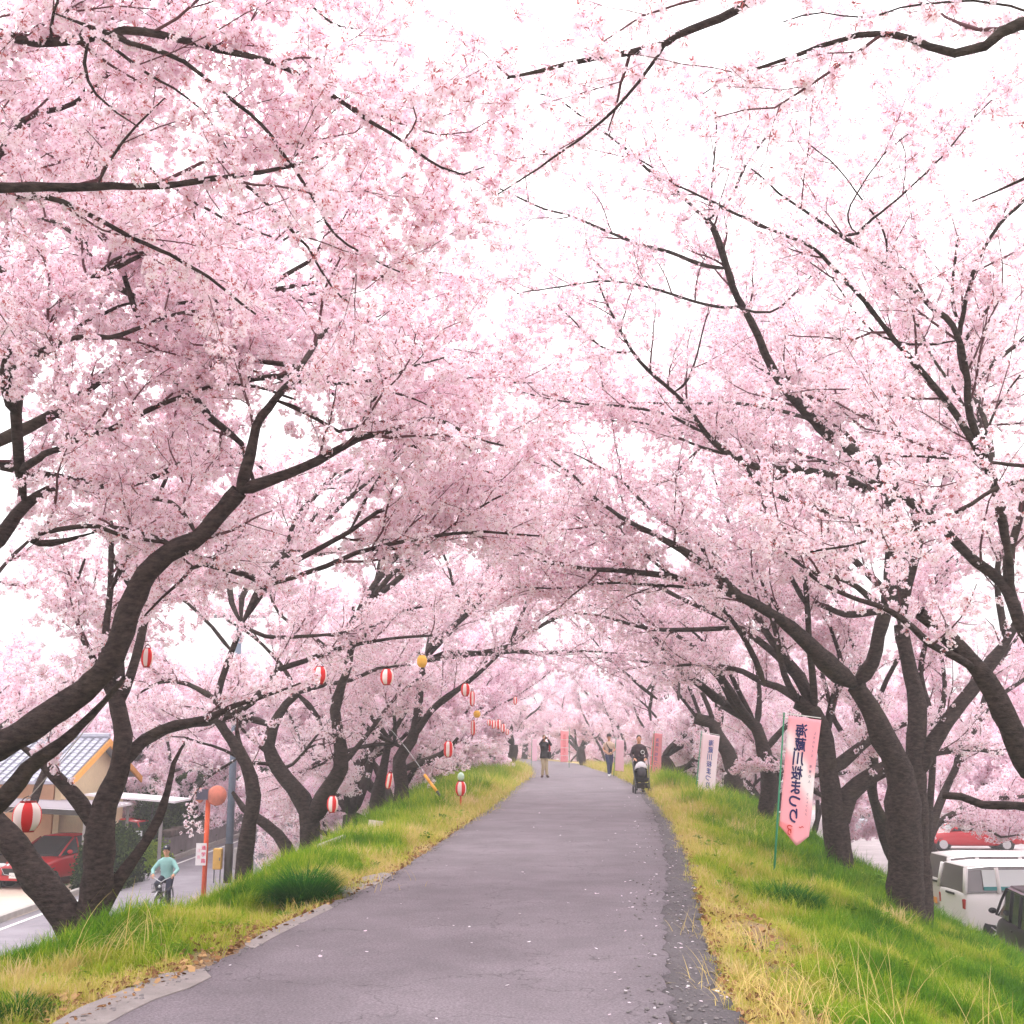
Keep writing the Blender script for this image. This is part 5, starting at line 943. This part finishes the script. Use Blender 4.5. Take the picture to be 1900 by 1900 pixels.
def car(name, loc, rz, kind, paint, label, cat, group=None, plate_txt=None, stripe=False):
    """local +x = forward"""
    root = empty(name, loc, rz, label, cat, group)
    if kind == 'hatch': Ln, W, H, belt = 4.2, 1.74, 1.48, .93; low = [(-2.1,.35,.80,.6,.58),(-2.02,.28,.93,.76,.72),(-1.4,.22,.95,.86,.82),(0,.2,.93,.87,.83),(.85,.2,.92,.87,.82),(1.6,.22,.82,.85,.78),(1.98,.28,.70,.76,.70),(2.1,.36,.6,.6,.58)]; gh = [(-1.98,.93,.96,.72,.68),(-1.62,.93,1.38,.74,.6),(-.8,.93,1.48,.76,.6),(.1,.93,1.46,.76,.6),(1.0,.91,.96,.76,.7)]
    elif kind == 'wagon': Ln, W, H, belt = 4.5, 1.74, 1.5, .95; low = [(-2.25,.35,.82,.68,.66),(-2.2,.28,.95,.8,.76),(-1.4,.22,.97,.86,.82),(0,.2,.95,.87,.83),(1.0,.2,.93,.87,.82),(1.8,.22,.84,.85,.78),(2.15,.28,.72,.76,.70),(2.25,.36,.6,.6,.58)]; gh = [(-2.18,.95,.98,.76,.72),(-1.95,.95,1.42,.77,.62),(-1.0,.95,1.5,.77,.62),(.2,.95,1.48,.77,.62),(1.1,.93,.98,.77,.7)]
    elif kind == 'kei': Ln, W, H, belt = 3.4, 1.5, 1.75, 1.0; low = [(-1.7,.34,.95,.66,.66),(-1.66,.26,1.0,.73,.71),(-1.2,.2,1.0,.74,.72),(0,.2,1.0,.74,.72),(1.1,.2,.96,.74,.72),(1.6,.26,.86,.7,.66),(1.7,.34,.7,.6,.58)]; gh = [(-1.66,.99,1.02,.71,.68),(-1.6,.99,1.7,.71,.6),(-1.,.99,1.76,.71,.6),(.5,.99,1.74,.71,.6),(1.3,.95,1.0,.7,.62)]
    else: Ln, W, H, belt = 4.5, 1.7, 1.95, 1.26; low = [(-2.25,.4,1.24,.78,.78),(-2.2,.3,1.28,.83,.81),(-1.6,.24,1.28,.85,.83),(0,.24,1.28,.85,.83),(1.6,.24,1.12,.85,.82),(2.15,.3,1.02,.8,.76),(2.25,.4,.9,.7,.68)]; gh = [(-2.21,1.27,1.3,.81,.79),(-2.1,1.27,1.9,.80,.70),(-1.4,1.27,1.96,.80,.70),(1.2,1.27,1.94,.8,.7),(1.75,1.13,1.55,.8,.72),(2.05,1.1,1.16,.79,.72)]
    mb = MB(); mb.loft([ring(*q) for q in low]); o = mb.build('body', paint, root, True); bv = o.modifiers.new('b', 'SUBSURF'); bv.levels = 1; bv.render_levels = 2
    mb = MB()
    for q in [gh]:
        mb.loft([[Vector((x, -wb, zb)), Vector((x, -wb*.5-wt*.5, (zb+zt)/2)), Vector((x, -wt, zt-.05)), Vector((x, -wt+.12, zt-.004)), Vector((x, wt-.12, zt-.004)), Vector((x, wt, zt-.05)), Vector((x, wb*.5+wt*.5, (zb+zt)/2)), Vector((x, wb, zb))] for x, zb, zt, wb, wt in gh])
    mb.build('windows', M_glass if kind != 'van' else mat('van_glass', (.16,.13,.14), .12, spec=.9), root, False)  # van glass: pinkish reflected light is put into its paler base colour
    tops = [g for g in gh if g[2]-g[1] > .3]; mb = MB()
    mb.loft([[Vector((x, -wt-.012, zt-.09)), Vector((x, -wt+.1, zt+.008)), Vector((x, 0, zt+.03)), Vector((x, wt-.1, zt+.008)), Vector((x, wt+.012, zt-.09)), Vector((x, 0, zt-.03))] for x, zb, zt, wb, wt in tops]); mb.build('roof', paint, root, True)
    for s in (-1, 1):                                            # pillars
        xs_ = [(gh[0][0]-.0, gh[1][0]), (gh[2][0]+.1, gh[2][0]+.1), (-.05, -.05), (gh[-1][0], tops[-1][0])]
        for a, b_ in xs_:
            zt = tops[-1][2] if b_ > .4 else H; wb, wt = gh[2][3], gh[2][4]
            mb = MB(); mb.tube([(a, s*(wb+.006), belt-.02), ((a+b_)/2, s*((wb+wt)/2+.012), (belt+zt)/2-.02), (b_, s*(wt+.008), zt-.07)], .035 if kind != 'van' else .06, 6); mb.build('pillar', paint, root, True)
        wx = (Ln*.5-.78 if kind != 'kei' else 1.15); R_ = .31 if kind != 'kei' else .27
        for k, x in enumerate((-wx*.98, wx)):
            Mx = Matrix.Rotation(PI/2, 3, 'X'); hub = (x, s*(W/2-.12), R_)
            mb = MB(); mb.lathe([(R_*1.2, -.02), (R_*1.2, .07)], (x, s*(W/2-.075), R_+.02), 24, None, Mx); mb.build('wheel_arch', M_blk, root)
            mb = MB(); mb.lathe([(R_*.62, -.1), (R_*.95, -.1), (R_, -.06), (R_, .06), (R_*.95, .1), (R_*.62, .1)], hub, 24, None, Mx); wh = mb.build('wheel', M_tyre, root, True)
            mb = MB(); mb.lathe([(R_*.64, -.02), (R_*.64, .06 if s < 0 else -.08)], (x, s*(W/2-.08), R_), 20, None, Mx)
            mb.build('rim', M_rim, wh, False)
            mb = MB(); [mb.box((x+math.cos(t)*R_*.34, s*(W/2-.005), R_+math.sin(t)*R_*.34), (R_*.6, .02, .035), M=Matrix.Rotation(-t, 3, 'Y')) for t in np.arange(5)*2*PI/5]; mb.build('spokes', M_rim, wh)
        mb = MB(); mb.ell((Ln/2-.16, s*(W/2-.24), .68 if kind != 'van' else .82), (.10, .2, .085), M=Matrix.Rotation(-s*.35, 3, 'Z')); mb.build('headlight', M_head, root, True)
        zt_ = .8 if kind != 'van' else .98
        mb = MB(); mb.box((-Ln/2+.06, s*(W/2-.13), zt_), (.1, .14, .26)); o = mb.build('tail_light', M_tail, root); bv = o.modifiers.new('b', 'BEVEL'); bv.width = .02
        mb = MB(); mb.ell((gh[-1][0]-.25, s*(W/2+.1), belt+.1), (.06, .1, .07)); mb.build('wing_mirror', paint, root, True)
        mb = MB(); mb.box((-.3, s*(W/2+.018), belt-.17), (.18, .02, .03)); mb.build('door_handle', paint, root)
    mb = MB(); mb.box((Ln/2-.03, 0, .33), (.1, W*.8, .14)); mb.build('front_bumper', paint, root); mb = MB(); mb.box((Ln/2-.0, 0, .52), (.08, W*.5, .2)); o = mb.build('grille', M_blk, root)
    mb = MB(); mb.tube([(Ln/2+.04, -W*.27, .62), (Ln/2+.05, -W*.2, .45), (Ln/2+.06, 0, .41), (Ln/2+.05, W*.2, .45), (Ln/2+.04, W*.27, .62)], .015, 6); mb.build('grille_trim', M_chrome, root)
    mb = MB(); mb.box((-Ln/2-.01, 0, .42), (.1, W*.86, .18)); mb.build('rear_bumper', paint if kind != 'van' else mat('bumper_grey', (.4,.4,.4), .5), root)
    for sx in (-1, 1):
        mb = MB(); mb.box((sx*(Ln/2+.055), .0, .42 if sx > 0 else .66), (.015, .33, .165)); mb.build('number_plate', M_plate if not plate_txt or sx > 0 else plate_txt, root)
    mb = MB(); mb.box((-Ln/2-.012, 0, belt-.08), (.03, .5, .05)); mb.build('tailgate_handle', M_blk, root)
    if stripe:
        for s in (-1, 1):
            mb = MB(); mb.box((-.75, s*(.775), 1.60), (1.9, .01, .46), M=Matrix.Rotation(s*.15, 3, 'X')); mb.build('sun_screen', mat('screen_white', (.72,.76,.76), .4), root)
            mb = MB(); mb.box((-.75, s*(.81), 1.37), (1.9, .012, .09)); mb.build('teal_band', mat('teal_band', lin(60,140,140), .5), root)
    return root
M_cred = mat('paint_red', lin(182,18,34), .22, spec=.6); M_cwhite = mat('paint_white', lin(232,228,226), .3, spec=.5); M_cblk = mat('paint_black', (.012,.011,.013), .35, spec=.12); M_csil = mat('paint_silver', lin(190,192,198), .3, metal=.4)
def onlow(px, d, z): p = at(px, 1600, d); return (p[0], p[1], z)
car('parked_car', onlow(106, 39.2, ZL+.03), math.radians(-104), 'hatch', M_cred, 'glossy red car seen from the front through the fork of the V-shaped trunk', 'car')
car('parked_car', onlow(206, 48, ZL), math.radians(160), 'hatch', M_cred, 'second red car, mostly hidden beside the upright white notice board', 'car')
car('parked_car', onlow(-62, 38.5, ZL+.02), math.radians(-10), 'hatch', M_cblk, 'dark car at the left edge of which only the wheel shows', 'car')
car('parked_van', onlow(1912, 32, ZR+.03), math.radians(3), 'van', M_cwhite, 'white van seen from its rear left corner right of the double trunk', 'van', stripe=True)
car('parked_van', onlow(1874, 34.6, ZR+.03), math.radians(3), 'van', mat('paint_grey', lin(206,200,198), .35), 'greyish van behind the white one with an orange number plate', 'van', plate_txt=mat('plate_orange', lin(230,150,70), .5))
car('parked_car', onlow(1924, 28.0, ZR+.03), math.radians(80), 'kei', M_cblk, 'tall black car with its rear plate showing in front of the white van', 'car')
car('parked_car', onlow(1802, 57, ZR+.02), math.radians(176), 'wagon', M_cred, 'bright red wagon parked across the lot above the white van', 'car')
car('parked_car', onlow(1608, 66, ZR+.02), math.radians(150), 'hatch', M_csil, 'silver car seen between the banner tree and the double trunk', 'car')
car('parked_car', onlow(1738, 82, ZR+.02), math.radians(160), 'wagon', M_csil, 'silver car behind blossom left of the red wagon', 'car')
# ------------------------------------------------------------ people
def remesh(o, v, sm=True):
    r = o.modifiers.new('r', 'REMESH'); r.mode = 'VOXEL'; r.voxel_size = v; r.use_smooth_shade = True
    if sm: s_ = o.modifiers.new('s', 'SMOOTH'); s_.factor = .5; s_.iterations = 3
SKIN = mat('skin', lin(214,160,130), .55, spec=.3); HAIR = mat('hair_dark', (.02,.016,.014), .6)
def person(loc, rz, label, J, top, trousers, shoes, hair=HAIR, sc=1., lean=0., sleeve=1., name='person', long_top=0., grip=.6, coat=1.):
    """J: joints of a figure facing -y. keys: elbowL wristL elbowR wristR kneeL ankleL kneeR ankleR (+pelvis offset, look)"""
    root = empty(name, loc, rz, label, 'person'); root.scale = (sc, sc, sc)
    pz = J.get('pz', .93); py = J.get('py', 0.); up = lambda z, dz=0: (0, py-lean*(z-.93)*1.0, pz+(z-.93)*math.sqrt(max(.2, 1-lean*lean)))
    T = [(.93, .155, .115), (1.0, .15, .11), (1.1, .135, .10), (1.2, .15, .11), (1.32, .17, .12), (1.42, .185, .105), (1.475, .13, .075), (1.51, .06, .06), (1.58, .05, .055)]
    def torso(mb, g, upto=9, lo=0):
        R_ = []
        for z, rx, ry in T[lo:upto]:
            c = up(z); R_.append([Vector((c[0]+(rx+g)*math.cos(t), c[1]+(ry+g)*math.sin(t), c[2])) for t in np.arange(16)*2*PI/16])
        mb.loft(R_)
    hd = np.array(up(1.66)); hx, hy_ = J.get('look', (0, 0)); HC = hd+np.array([hx*.03, -.02+hy_*.02, 0])
    sh = {s: np.array(up(1.405))+np.array([q*.165, 0, 0]) for s, q in (('L', 1), ('R', -1))}; hip = {s: np.array([q*.085, py, pz]) for s, q in (('L', 1), ('R', -1))}
    mb = MB(); torso(mb, 0.); mb.tube([up(1.5), tuple(HC-np.array([0, 0, .05]))], [.055, .05], 12)
    mb.ell(tuple(HC), (.074, .092, .115), 18, 14); mb.ell(tuple(HC+np.array([0, -.03, -.065])), (.05, .05, .05)); mb.ell(tuple(HC+np.array([0, -.098, -.01])), (.013, .02, .024), 8, 6)
    mb.ell(tuple(HC+np.array([0, -.088, -.05])), (.022, .012, .009), 8, 6)
    for q in (1, -1): mb.ell(tuple(HC+np.array([q*.077, .005, 0])), (.012, .02, .03), 8, 6); mb.ell(tuple(HC+np.array([q*.03, -.088, .03])), (.022, .012, .008), 8, 6)
    for s, q in (('L', 1), ('R', -1)):
        e, w2 = np.array(J['elbow'+s]), np.array(J['wrist'+s]); mb.tube([sh[s], (sh[s]+e)/2, e, (e*.6+w2*.4), w2], [.05, .046, .038, .038, .025], 12)
        hdv = unit(w2-e); hdv = unit(hdv+np.array(J.get('hand'+s, (0, 0, 0)))); side = unit(np.cross(hdv, [0, .3, 1.])); nb_ = np.cross(side, hdv)
        pc = w2+hdv*.05; mb.tube([w2, pc, w2+hdv*.085], [.024, .034, .036], 10)
        for k, (o_, l_) in enumerate(((-.03, .062), (-.01, .075), (.01, .07), (.029, .055))):
            b0 = w2+hdv*.085+side*o_; b1_ = b0+(hdv*(1-grip*.4)+nb_*-grip*.5)*l_*.5; b2 = b1_+unit(hdv*(1-grip)+nb_*-grip)*l_*.5; mb.tube([b0-hdv*.01, b1_, b2], [.010, .009, .007], 6)
        b0 = w2+hdv*.035+side*-.035*q; mb.tube([b0, b0+(hdv*.6-side*q*.7-nb_*.3)*.035, b0+(hdv*1.2-side*q*.5-nb_*.8)*.05], [.012, .011, .008], 6)
        k_, a_ = np.array(J['knee'+s]), np.array(J['ankle'+s]); mb.tube([hip[s], hip[s]*.5+k_*.5, k_, k_*.65+a_*.35+np.array([0, .015, 0]), a_], [.09, .075, .056, .054, .036], 12)
        fd = np.array(J.get('foot'+s, (0, -1, 0)), float); mb.ell(tuple(a_+fd*.07-np.array([0, 0, .045])), (.042, .12, .036), M=Matrix.Rotation(math.atan2(fd[0], -fd[1]) if abs(fd[1]) > .01 or abs(fd[0]) > .01 else 0, 3, 'Z'))
    o = mb.build('body', SKIN, root); remesh(o, .0085)
    for q in (1, -1): mb = MB(); mb.ell(tuple(HC+np.array([q*.03, -.088, .012])), (.011, .006, .006), 10, 8); mb.build('eye', mat('eye_dark', (.02,.015,.012), .2), root, True)
    mb = MB(); torso(mb, .022*coat, 8)
    if long_top: c0 = up(.93); mb.loft([[Vector((c0[0]+r_*math.cos(t), c0[1]+r_*.75*math.sin(t), z_)) for t in np.arange(16)*2*PI/16] for z_, r_ in ((pz-long_top, .20), (pz, .19), (pz+.1, .175))])
    for s in 'LR':
        e, w2 = np.array(J['elbow'+s]), np.array(J['wrist'+s]); we = e+(w2-e)*(.95*sleeve if sleeve > 0 else 0); mb.tube([sh[s]-np.array([0, 0, .0]), (sh[s]+e)/2, e, we] if sleeve > .1 else [sh[s], sh[s]*.45+e*.55], [.064, .06, .054, .044] if sleeve > .1 else [.075, .07], 12)
    mb.tube([tuple(sh['L']), tuple(up(1.455)), tuple(sh['R'])], [.052, .07, .052], 12)
    o = mb.build('jacket', top, root); remesh(o, .012)
    mb = MB(); torso(mb, .014, 3)
    for s in 'LR': k_, a_ = np.array(J['knee'+s]), np.array(J['ankle'+s]); mb.tube([hip[s]+np.array([0, 0, .03]), hip[s]*.5+k_*.5, k_, k_*.5+a_*.5, a_+np.array([0, 0, .02])], [.105, .092, .075, .068, .06], 12)
    o = mb.build('trousers', trousers, root); remesh(o, .012)
    for s in 'LR':
        a_ = np.array(J['ankle'+s]); fd = np.array(J.get('foot'+s, (0, -1, 0)), float); Mz = Matrix.Rotation(math.atan2(fd[0], -fd[1]) if abs(fd[1])+abs(fd[0]) > .01 else 0, 3, 'Z')
        mb = MB(); mb.ell(tuple(a_+fd*.075-np.array([0, 0, .04])), (.05, .135, .045), M=Mz); mb.tube([a_-np.array([0, 0, .03]), a_+np.array([0, 0, .03])], .047, 10); o = mb.build('shoe', shoes, root); remesh(o, .01)
    mb = MB(); mb.ell(tuple(HC+np.array([0, .018, .035])), (.083, .092, .098), 18, 12); o = mb.build('hair', hair, root, True)
    return root, HC, sh
def std(ax=.28): return dict(elbowL=(.26, .02, 1.14), elbowR=(-.26, .02, 1.14), wristL=(.27, -.06, .9), wristR=(-.27, -.06, .9), kneeL=(.09, -.02, .5), kneeR=(-.09, -.02, .5), ankleL=(.10, .0, .09), ankleR=(-.10, .0, .09))
# photographer, arms up holding a camera
J = std(); J.update(elbowR=(-.25, -.24, 1.40), wristR=(-.10, -.27, 1.62), elbowL=(.25, -.2, 1.36), wristL=(.08, -.29, 1.60), handR=(.3, 0, .8), handL=(-.4, 0, .8), kneeL=(.08, -.03, .5), kneeR=(-.05, -.01, .5), ankleL=(.11, -.03, .09), ankleR=(-.08, .03, .09), footR=(-.5, -.85, 0), footL=(.2, -.97, 0), look=(0, 0))
p = gnd(1010, 1443, 0); pr, HC, sh = person((p[0], p[1], .0), .25, 'photographer in a black jacket and khaki trousers raising a camera on the path', J, mat('jacket_black', (.025,.022,.025), .8), mat('khaki', lin(186,172,140), .85), mat('shoe_brown', (.12,.06,.05), .6), hair=mat('hair_auburn', (.16,.08,.05), .6), long_top=.12)
cm = empty('camera_body', (0, 0, 0), 0, 'black camera held to the face of the photographer', 'camera'); cw = Matrix.Rotation(.25, 4, 'Z') @ Vector((-.01, -.24, 1.66)); cm.location = Vector((p[0], p[1], 0))+cw; cm.rotation_euler = (0, 0, .25)
mb = MB(); mb.box((0, 0, 0), (.13, .05, .09)); mb.build('casing', M_blk, cm); mb = MB(); mb.lathe([(.033, 0), (.036, .06), (.036, .09), (.028, .09)], (0, -.02, 0), 14, None, Matrix.Rotation(PI/2, 3, 'X')); mb.build('lens', M_blk, cm, True)
bg_ = empty('shoulder_bag', (p[0]+.22, p[1]-.05, .98), .25, 'red and black shoulder bag hanging at the side of the photographer', 'bag'); mb = MB(); mb.box((0, 0, -.03), (.12, .22, .26)); o = mb.build('pouch', mat('bag_black', (.03,.025,.03), .7), bg_); bv = o.modifiers.new('b', 'BEVEL'); bv.width = .04; bv.segments = 3
mb = MB(); mb.box((.0, -.03, .27), (.06, .12, .32)); o = mb.build('red_cloth', mat('bag_red', lin(200,34,62), .8), bg_); bv = o.modifiers.new('b', 'BEVEL'); bv.width = .02
mb = MB(); mb.tube([(0, 0, .1), (-.08, .02, .3), (-.16, .03, .48)], .014, 6); mb.build('strap', M_blk, bg_)
# walker with hat and beige vest
J = std(); J.update(elbowR=(-.26, .0, 1.16), wristR=(-.10, -.2, 1.02), elbowL=(.25, .0, 1.15), wristL=(.1, -.2, 1.04), handR=(.6, -.3, 0), handL=(-.6, -.3, 0), kneeL=(.06, -.06, .51), kneeR=(-.05, -.16, .52), ankleL=(.03, .16, .13), ankleR=(-.03, -.18, .09))
p = gnd(1131, 1441, 0); pr, HC, sh = person((p[0], p[1], 0), -.05, 'walker in a dark hat, beige vest and blue jeans with white shoes', J, mat('vest_beige', lin(206,180,160), .85, noise=.05), mat('jeans', lin(52,60,92), .85, noise=.2, nscale=9), mat('shoe_white', (.8,.8,.8), .6), sleeve=.05)
mb = MB(); c = HC+np.array([0, .01, .075]); mb.lathe([(.15, 0), (.15, .008), (.09, .02), (.088, .09), (.05, .11), (.01, .112)], tuple(c), 20); mb.build('hat', mat('hat_dark', (.03,.022,.02), .8), pr, True)
mb = MB(); mb.tube([(-.13, -.06, 1.46), (-.05, -.16, 1.28), (.08, -.16, 1.1)], .022, 6); mb.box((.05, -.19, 1.1), (.16, .08, .16)); mb.build('crossbody_pouch', mat('pouch_dark', (.03,.025,.03), .7), pr)
# man pushing a stroller
J = std(); J.update(elbowR=(-.25, -.05, 1.15), wristR=(-.18, -.30, 1.04), elbowL=(.25, -.05, 1.15), wristL=(.18, -.30, 1.04), handR=(.3, -.4, 0), handL=(-.3, -.4, 0), kneeL=(.09, -.12, .5), ankleL=(.09, -.12, .09), kneeR=(-.09, -.02, .5), ankleR=(-.09, .2, .13))
p = gnd(1187, 1470, 0); pr, HC, sh = person((p[0], p[1], 0), 0, 'man in a dark grey top pushing a stroller towards the camera', J, mat('top_charcoal', lin(74,62,66), .85), mat('trousers_black', (.025,.022,.026), .85), mat('shoe_black', (.03,.03,.03), .6), lean=.1, sc=.97)
mb = MB(); mb.tube([(math.cos(t)*.055+.10, -.175, 1.25+math.sin(t)*.055) for t in np.linspace(0, 2*PI, 15)], .012, 6); mb.build('round_print', mat('print_white', (.75,.75,.75), .8), pr)
st = empty('stroller', (p[0], p[1]-.62, 0), 0, 'black stroller with a pale grey hood, three-wheel base', 'stroller'); MS = mat('stroller_black', (.03,.028,.03), .6); MF = mat('stroller_frame', (.12,.12,.13), .4, metal=.5)
for s in (-1, 1):
    mb = MB(); mb.tube([(s*.24, .34, 1.04), (s*.24, .2, .85), (s*.22, -.05, .45), (s*.2, -.32, .16)], .016, 8); mb.build('frame_tube', MF, st, True)
    mb = MB(); mb.tube([(s*.22, -.02, .52), (s*.24, .3, .14)], .014, 8); mb.build('rear_strut', MF, st, True)
    for y, r_ in ((-.34, .085), (.3, .1)):
        mb = MB(); Mr = Matrix.Rotation(PI/2, 3, 'Y'); mb.lathe([(r_*.6, -.02), (r_, -.015), (r_, .015), (r_*.6, .02)], (s*.235, y, r_), 18, None, Mr); wl = mb.build('wheel', M_tyre, st, True); mb = MB(); mb.lathe([(r_*.55, -.012), (r_*.55, .012)], (s*.235, y, r_), 14, None, Mr); mb.build('rim', mat('rim_grey', (.35,.35,.36), .4), wl)
mb = MB(); mb.tube([(-.24, .34, 1.04), (0, .36, 1.05), (.24, .34, 1.04)], .018, 8); mb.build('handle_bar', MS, st, True)
mb = MB(); mb.loft([[Vector((x*.19, y, z)) for x in (-1, -.5, .5, 1, 1, -1)] if 0 else [Vector((-.19, y, z)), Vector((.19, y, z)), Vector((.17, y+.03, z-.1)), Vector((-.17, y+.03, z-.1))] for y, z in ((-.22, .46), (.02, .42), (.12, .62), (.2, .85))]); o = mb.build('seat', MS, st)
mb = MB(); mb.loft([[Vector((math.cos(t)*.2, .12-math.sin(a)*.26*abs(math.sin(t)), .66+math.cos(a)*.26*abs(math.sin(t))+.02)) for t in np.linspace(0, PI, 9)] for a in np.linspace(-.3, 1.25, 7)], cap=False); o = mb.build('hood', mat('hood_grey', lin(205,200,204), .8), st, True); sd = o.modifiers.new('t', 'SOLIDIFY'); sd.thickness = .01
mb = MB(); mb.box((0, -.32, .30), (.36, .06, .03)); mb.build('foot_rest', MS, st); mb = MB(); mb.box((0, .08, .22), (.34, .36, .14)); mb.build('basket', MS, st)
mb = MB(); mb.ell((0, -.08, .62), (.13, .12, .17)); mb.build('blanket', mat('blanket_dark', (.08,.075,.085), .9), st, True)
# far person on the left crest
J = std(); J.update(elbowL=(.28, -.05, 1.25), wristL=(.34, -.1, 1.45)); p = at(913, 1408, 62); person((p[0], p[1], hz(p[0], p[1])), .3, 'far figure in white and pale blue standing on the left crest', J, mat('top_pale', lin(225,232,240), .8), mat('trousers_slate', lin(90,110,130), .8), mat('shoe_white', (.8,.8,.8), .6), sc=.95)
p = at(903, 1384, 60); u_ = empty('yellow_pennant', (p[0], p[1], hz(p[0], p[1])), 0, 'small yellow pennant on a stick left of the far figure', 'flag'); hh = p[2]-hz(p[0], p[1]); mb = MB(); mb.tube([(0, 0, 0), (0, 0, hh+.25)], .02, 6); mb.build('stick', M_blk, u_); mb = MB(); mb.box((-.14, 0, hh), (.28, .02, .36)); mb.build('cloth', M_lyel, u_)
# cyclist
p = at(303, 1680, 31.8); bx, by = p[0], p[1]; bk = empty('bicycle', (bx, by, ZL+.02), .0, 'dark city bicycle with white-lamped handlebar ridden along the lower road', 'bicycle')
MBk = mat('bike_dark', (.03,.032,.04), .35, spec=.5); MSt = mat('bike_steel', (.5,.5,.52), .3, metal=.9)
for y, nm in ((-.52, 'front'), (.53, 'rear')):
    Mr = Matrix.Rotation(PI/2, 3, 'Y'); mb = MB(); N_ = 28; mb.tube([(0, y+.32*math.cos(t), .34+.32*math.sin(t)) for t in np.linspace(0, 2*PI, N_)], .017, 7, cap=False); wl = mb.build('wheel', M_tyre, bk, True)
    mb = MB(); mb.tube([(0, y+.295*math.cos(t), .34+.295*math.sin(t)) for t in np.linspace(0, 2*PI, N_)], .009, 5, cap=False); mb.build('rim', MSt, wl, True); mb = MB(); [mb.tube([(0, y, .34), (0, y+.29*math.cos(t), .34+.29*math.sin(t))], .0015, 3) for t in np.arange(20)*2*PI/20]; mb.tube([(-.05, y, .34), (.05, y, .34)], .02, 8); mb.build('spokes', MSt, wl)
    mb = MB(); mb.tube([(0, y+.36*math.cos(t), .34+.36*math.sin(t)) for t in np.linspace(.2, 2.4, 12)], .02, 6); mb.build('mudguard', MSt, bk, True)
mb = MB(); HS = (0, -.33, .82); BB = (0, .06, .3); SS = (0, .2, .78)
for a, b_ in ((HS, BB), (BB, SS), ((0, -.34, .66), (0, .14, .55)), (BB, (.04, .53, .34)), (BB, (-.04, .53, .34)), (SS, (.04, .53, .34)), (SS, (-.04, .53, .34)), ((0, -.31, .9), (0, -.36, .62))): mb.tube([a, b_], .016, 8)
mb.build('frame', MBk, bk, True); mb = MB(); [mb.tube([(s*.015, -.36, .66), (s*.05, -.40, .6), (s*.05, -.52, .34)], .012, 6) for s in (-1, 1)]; mb.build('fork', MBk, bk, True)
mb = MB(); mb.tube([(.3, -.1, 1.04), (.24, -.24, 1.02), (.1, -.34, .96), (0, -.33, .9), (-.1, -.34, .96), (-.24, -.24, 1.02), (-.3, -.1, 1.04)], .012, 8); mb.build('handlebar', MSt, bk, True)
mb = MB(); mb.ell((0, .24, .84), (.09, .13, .04)); mb.build('saddle', M_blk, bk, True); mb = MB(); mb.ell((0, -.44, .8), (.04, .05, .04)); mb.build('lamp', M_head, bk, True)
mb = MB(); [mb.tube([(x, -.38, .66), (x*1.1, -.40, .88)], .004, 4) for x in np.linspace(-.14, .14, 8)]; [mb.tube([(x, -.58, .68), (x*1.1, -.62, .88)], .004, 4) for x in np.linspace(-.14, .14, 8)]; mb.box((0, -.48, .67), (.3, .2, .01)); [mb.tube([(-.15, -.38, z), (.15, -.38, z), (.16, -.61, z), (-.16, -.61, z), (-.15, -.38, z)], .004, 4) for z in (.68, .78, .88)]; mb.build('basket', MBk, bk)
for s, z in ((1, .18), (-1, .44)): mb = MB(); mb.tube([(s*.06, .06, .3), (s*.08, .04, z)], .01, 6); mb.box((s*.14, .04, z), (.1, .08, .02)); mb.build('pedal', M_blk, bk)
J = dict(pz=.93, py=.2, elbowL=(.33, .0, 1.17), elbowR=(-.33, .0, 1.17), wristL=(.27, -.15, 1.07), wristR=(-.27, -.15, 1.07), kneeL=(.15, -.16, .66), kneeR=(-.15, -.2, .84), ankleL=(.13, .06, .27), ankleR=(-.13, .06, .53))
pr, HC, sh = person((bx, by, ZL+.02), 0, 'cyclist in a pale teal work shirt, navy trousers and cap on the lower road', J, mat('shirt_teal', lin(150,196,192), .8, noise=.05), mat('trousers_navy', lin(46,48,66), .85), mat('shoe_black', (.03,.03,.03), .6), lean=.22, grip=.9)
mb = MB(); c = HC+np.array([0, .0, .065]); mb.lathe([(.095, 0), (.096, .03), (.085, .07), (.05, .10), (.01, .108)], tuple(c), 18); mb.box(tuple(c+np.array([0, -.1, .01])), (.13, .11, .012)); mb.build('cap', mat('cap_navy', (.03,.032,.05), .7), pr, True); mb = MB(); mb.ell(tuple(c+np.array([0, -.075, .05])), (.035, .015, .028)); mb.build('cap_badge', mat('cap_pale', (.7,.72,.7), .7), pr, True)
# ------------------------------------------------------------ haze volume, added to lift the dark tones and soften the distance
mb = MB(); mb.box((0, 300, 14), (900, 660, 38)); hm = bpy.data.materials.new('haze_air'); hm.use_nodes = True; hn = hm.node_tree; hn.nodes.clear()
ho = hn.nodes.new('ShaderNodeOutputMaterial'); hv = hn.nodes.new('ShaderNodeVolumePrincipled'); hv.inputs['Density'].default_value = .0026; hv.inputs['Color'].default_value = (1., .96, .98, 1); hv.inputs['Anisotropy'].default_value = .3
hn.links.new(hv.outputs[0], ho.inputs['Volume']); tag(mb.build('haze', hm), kind='stuff')
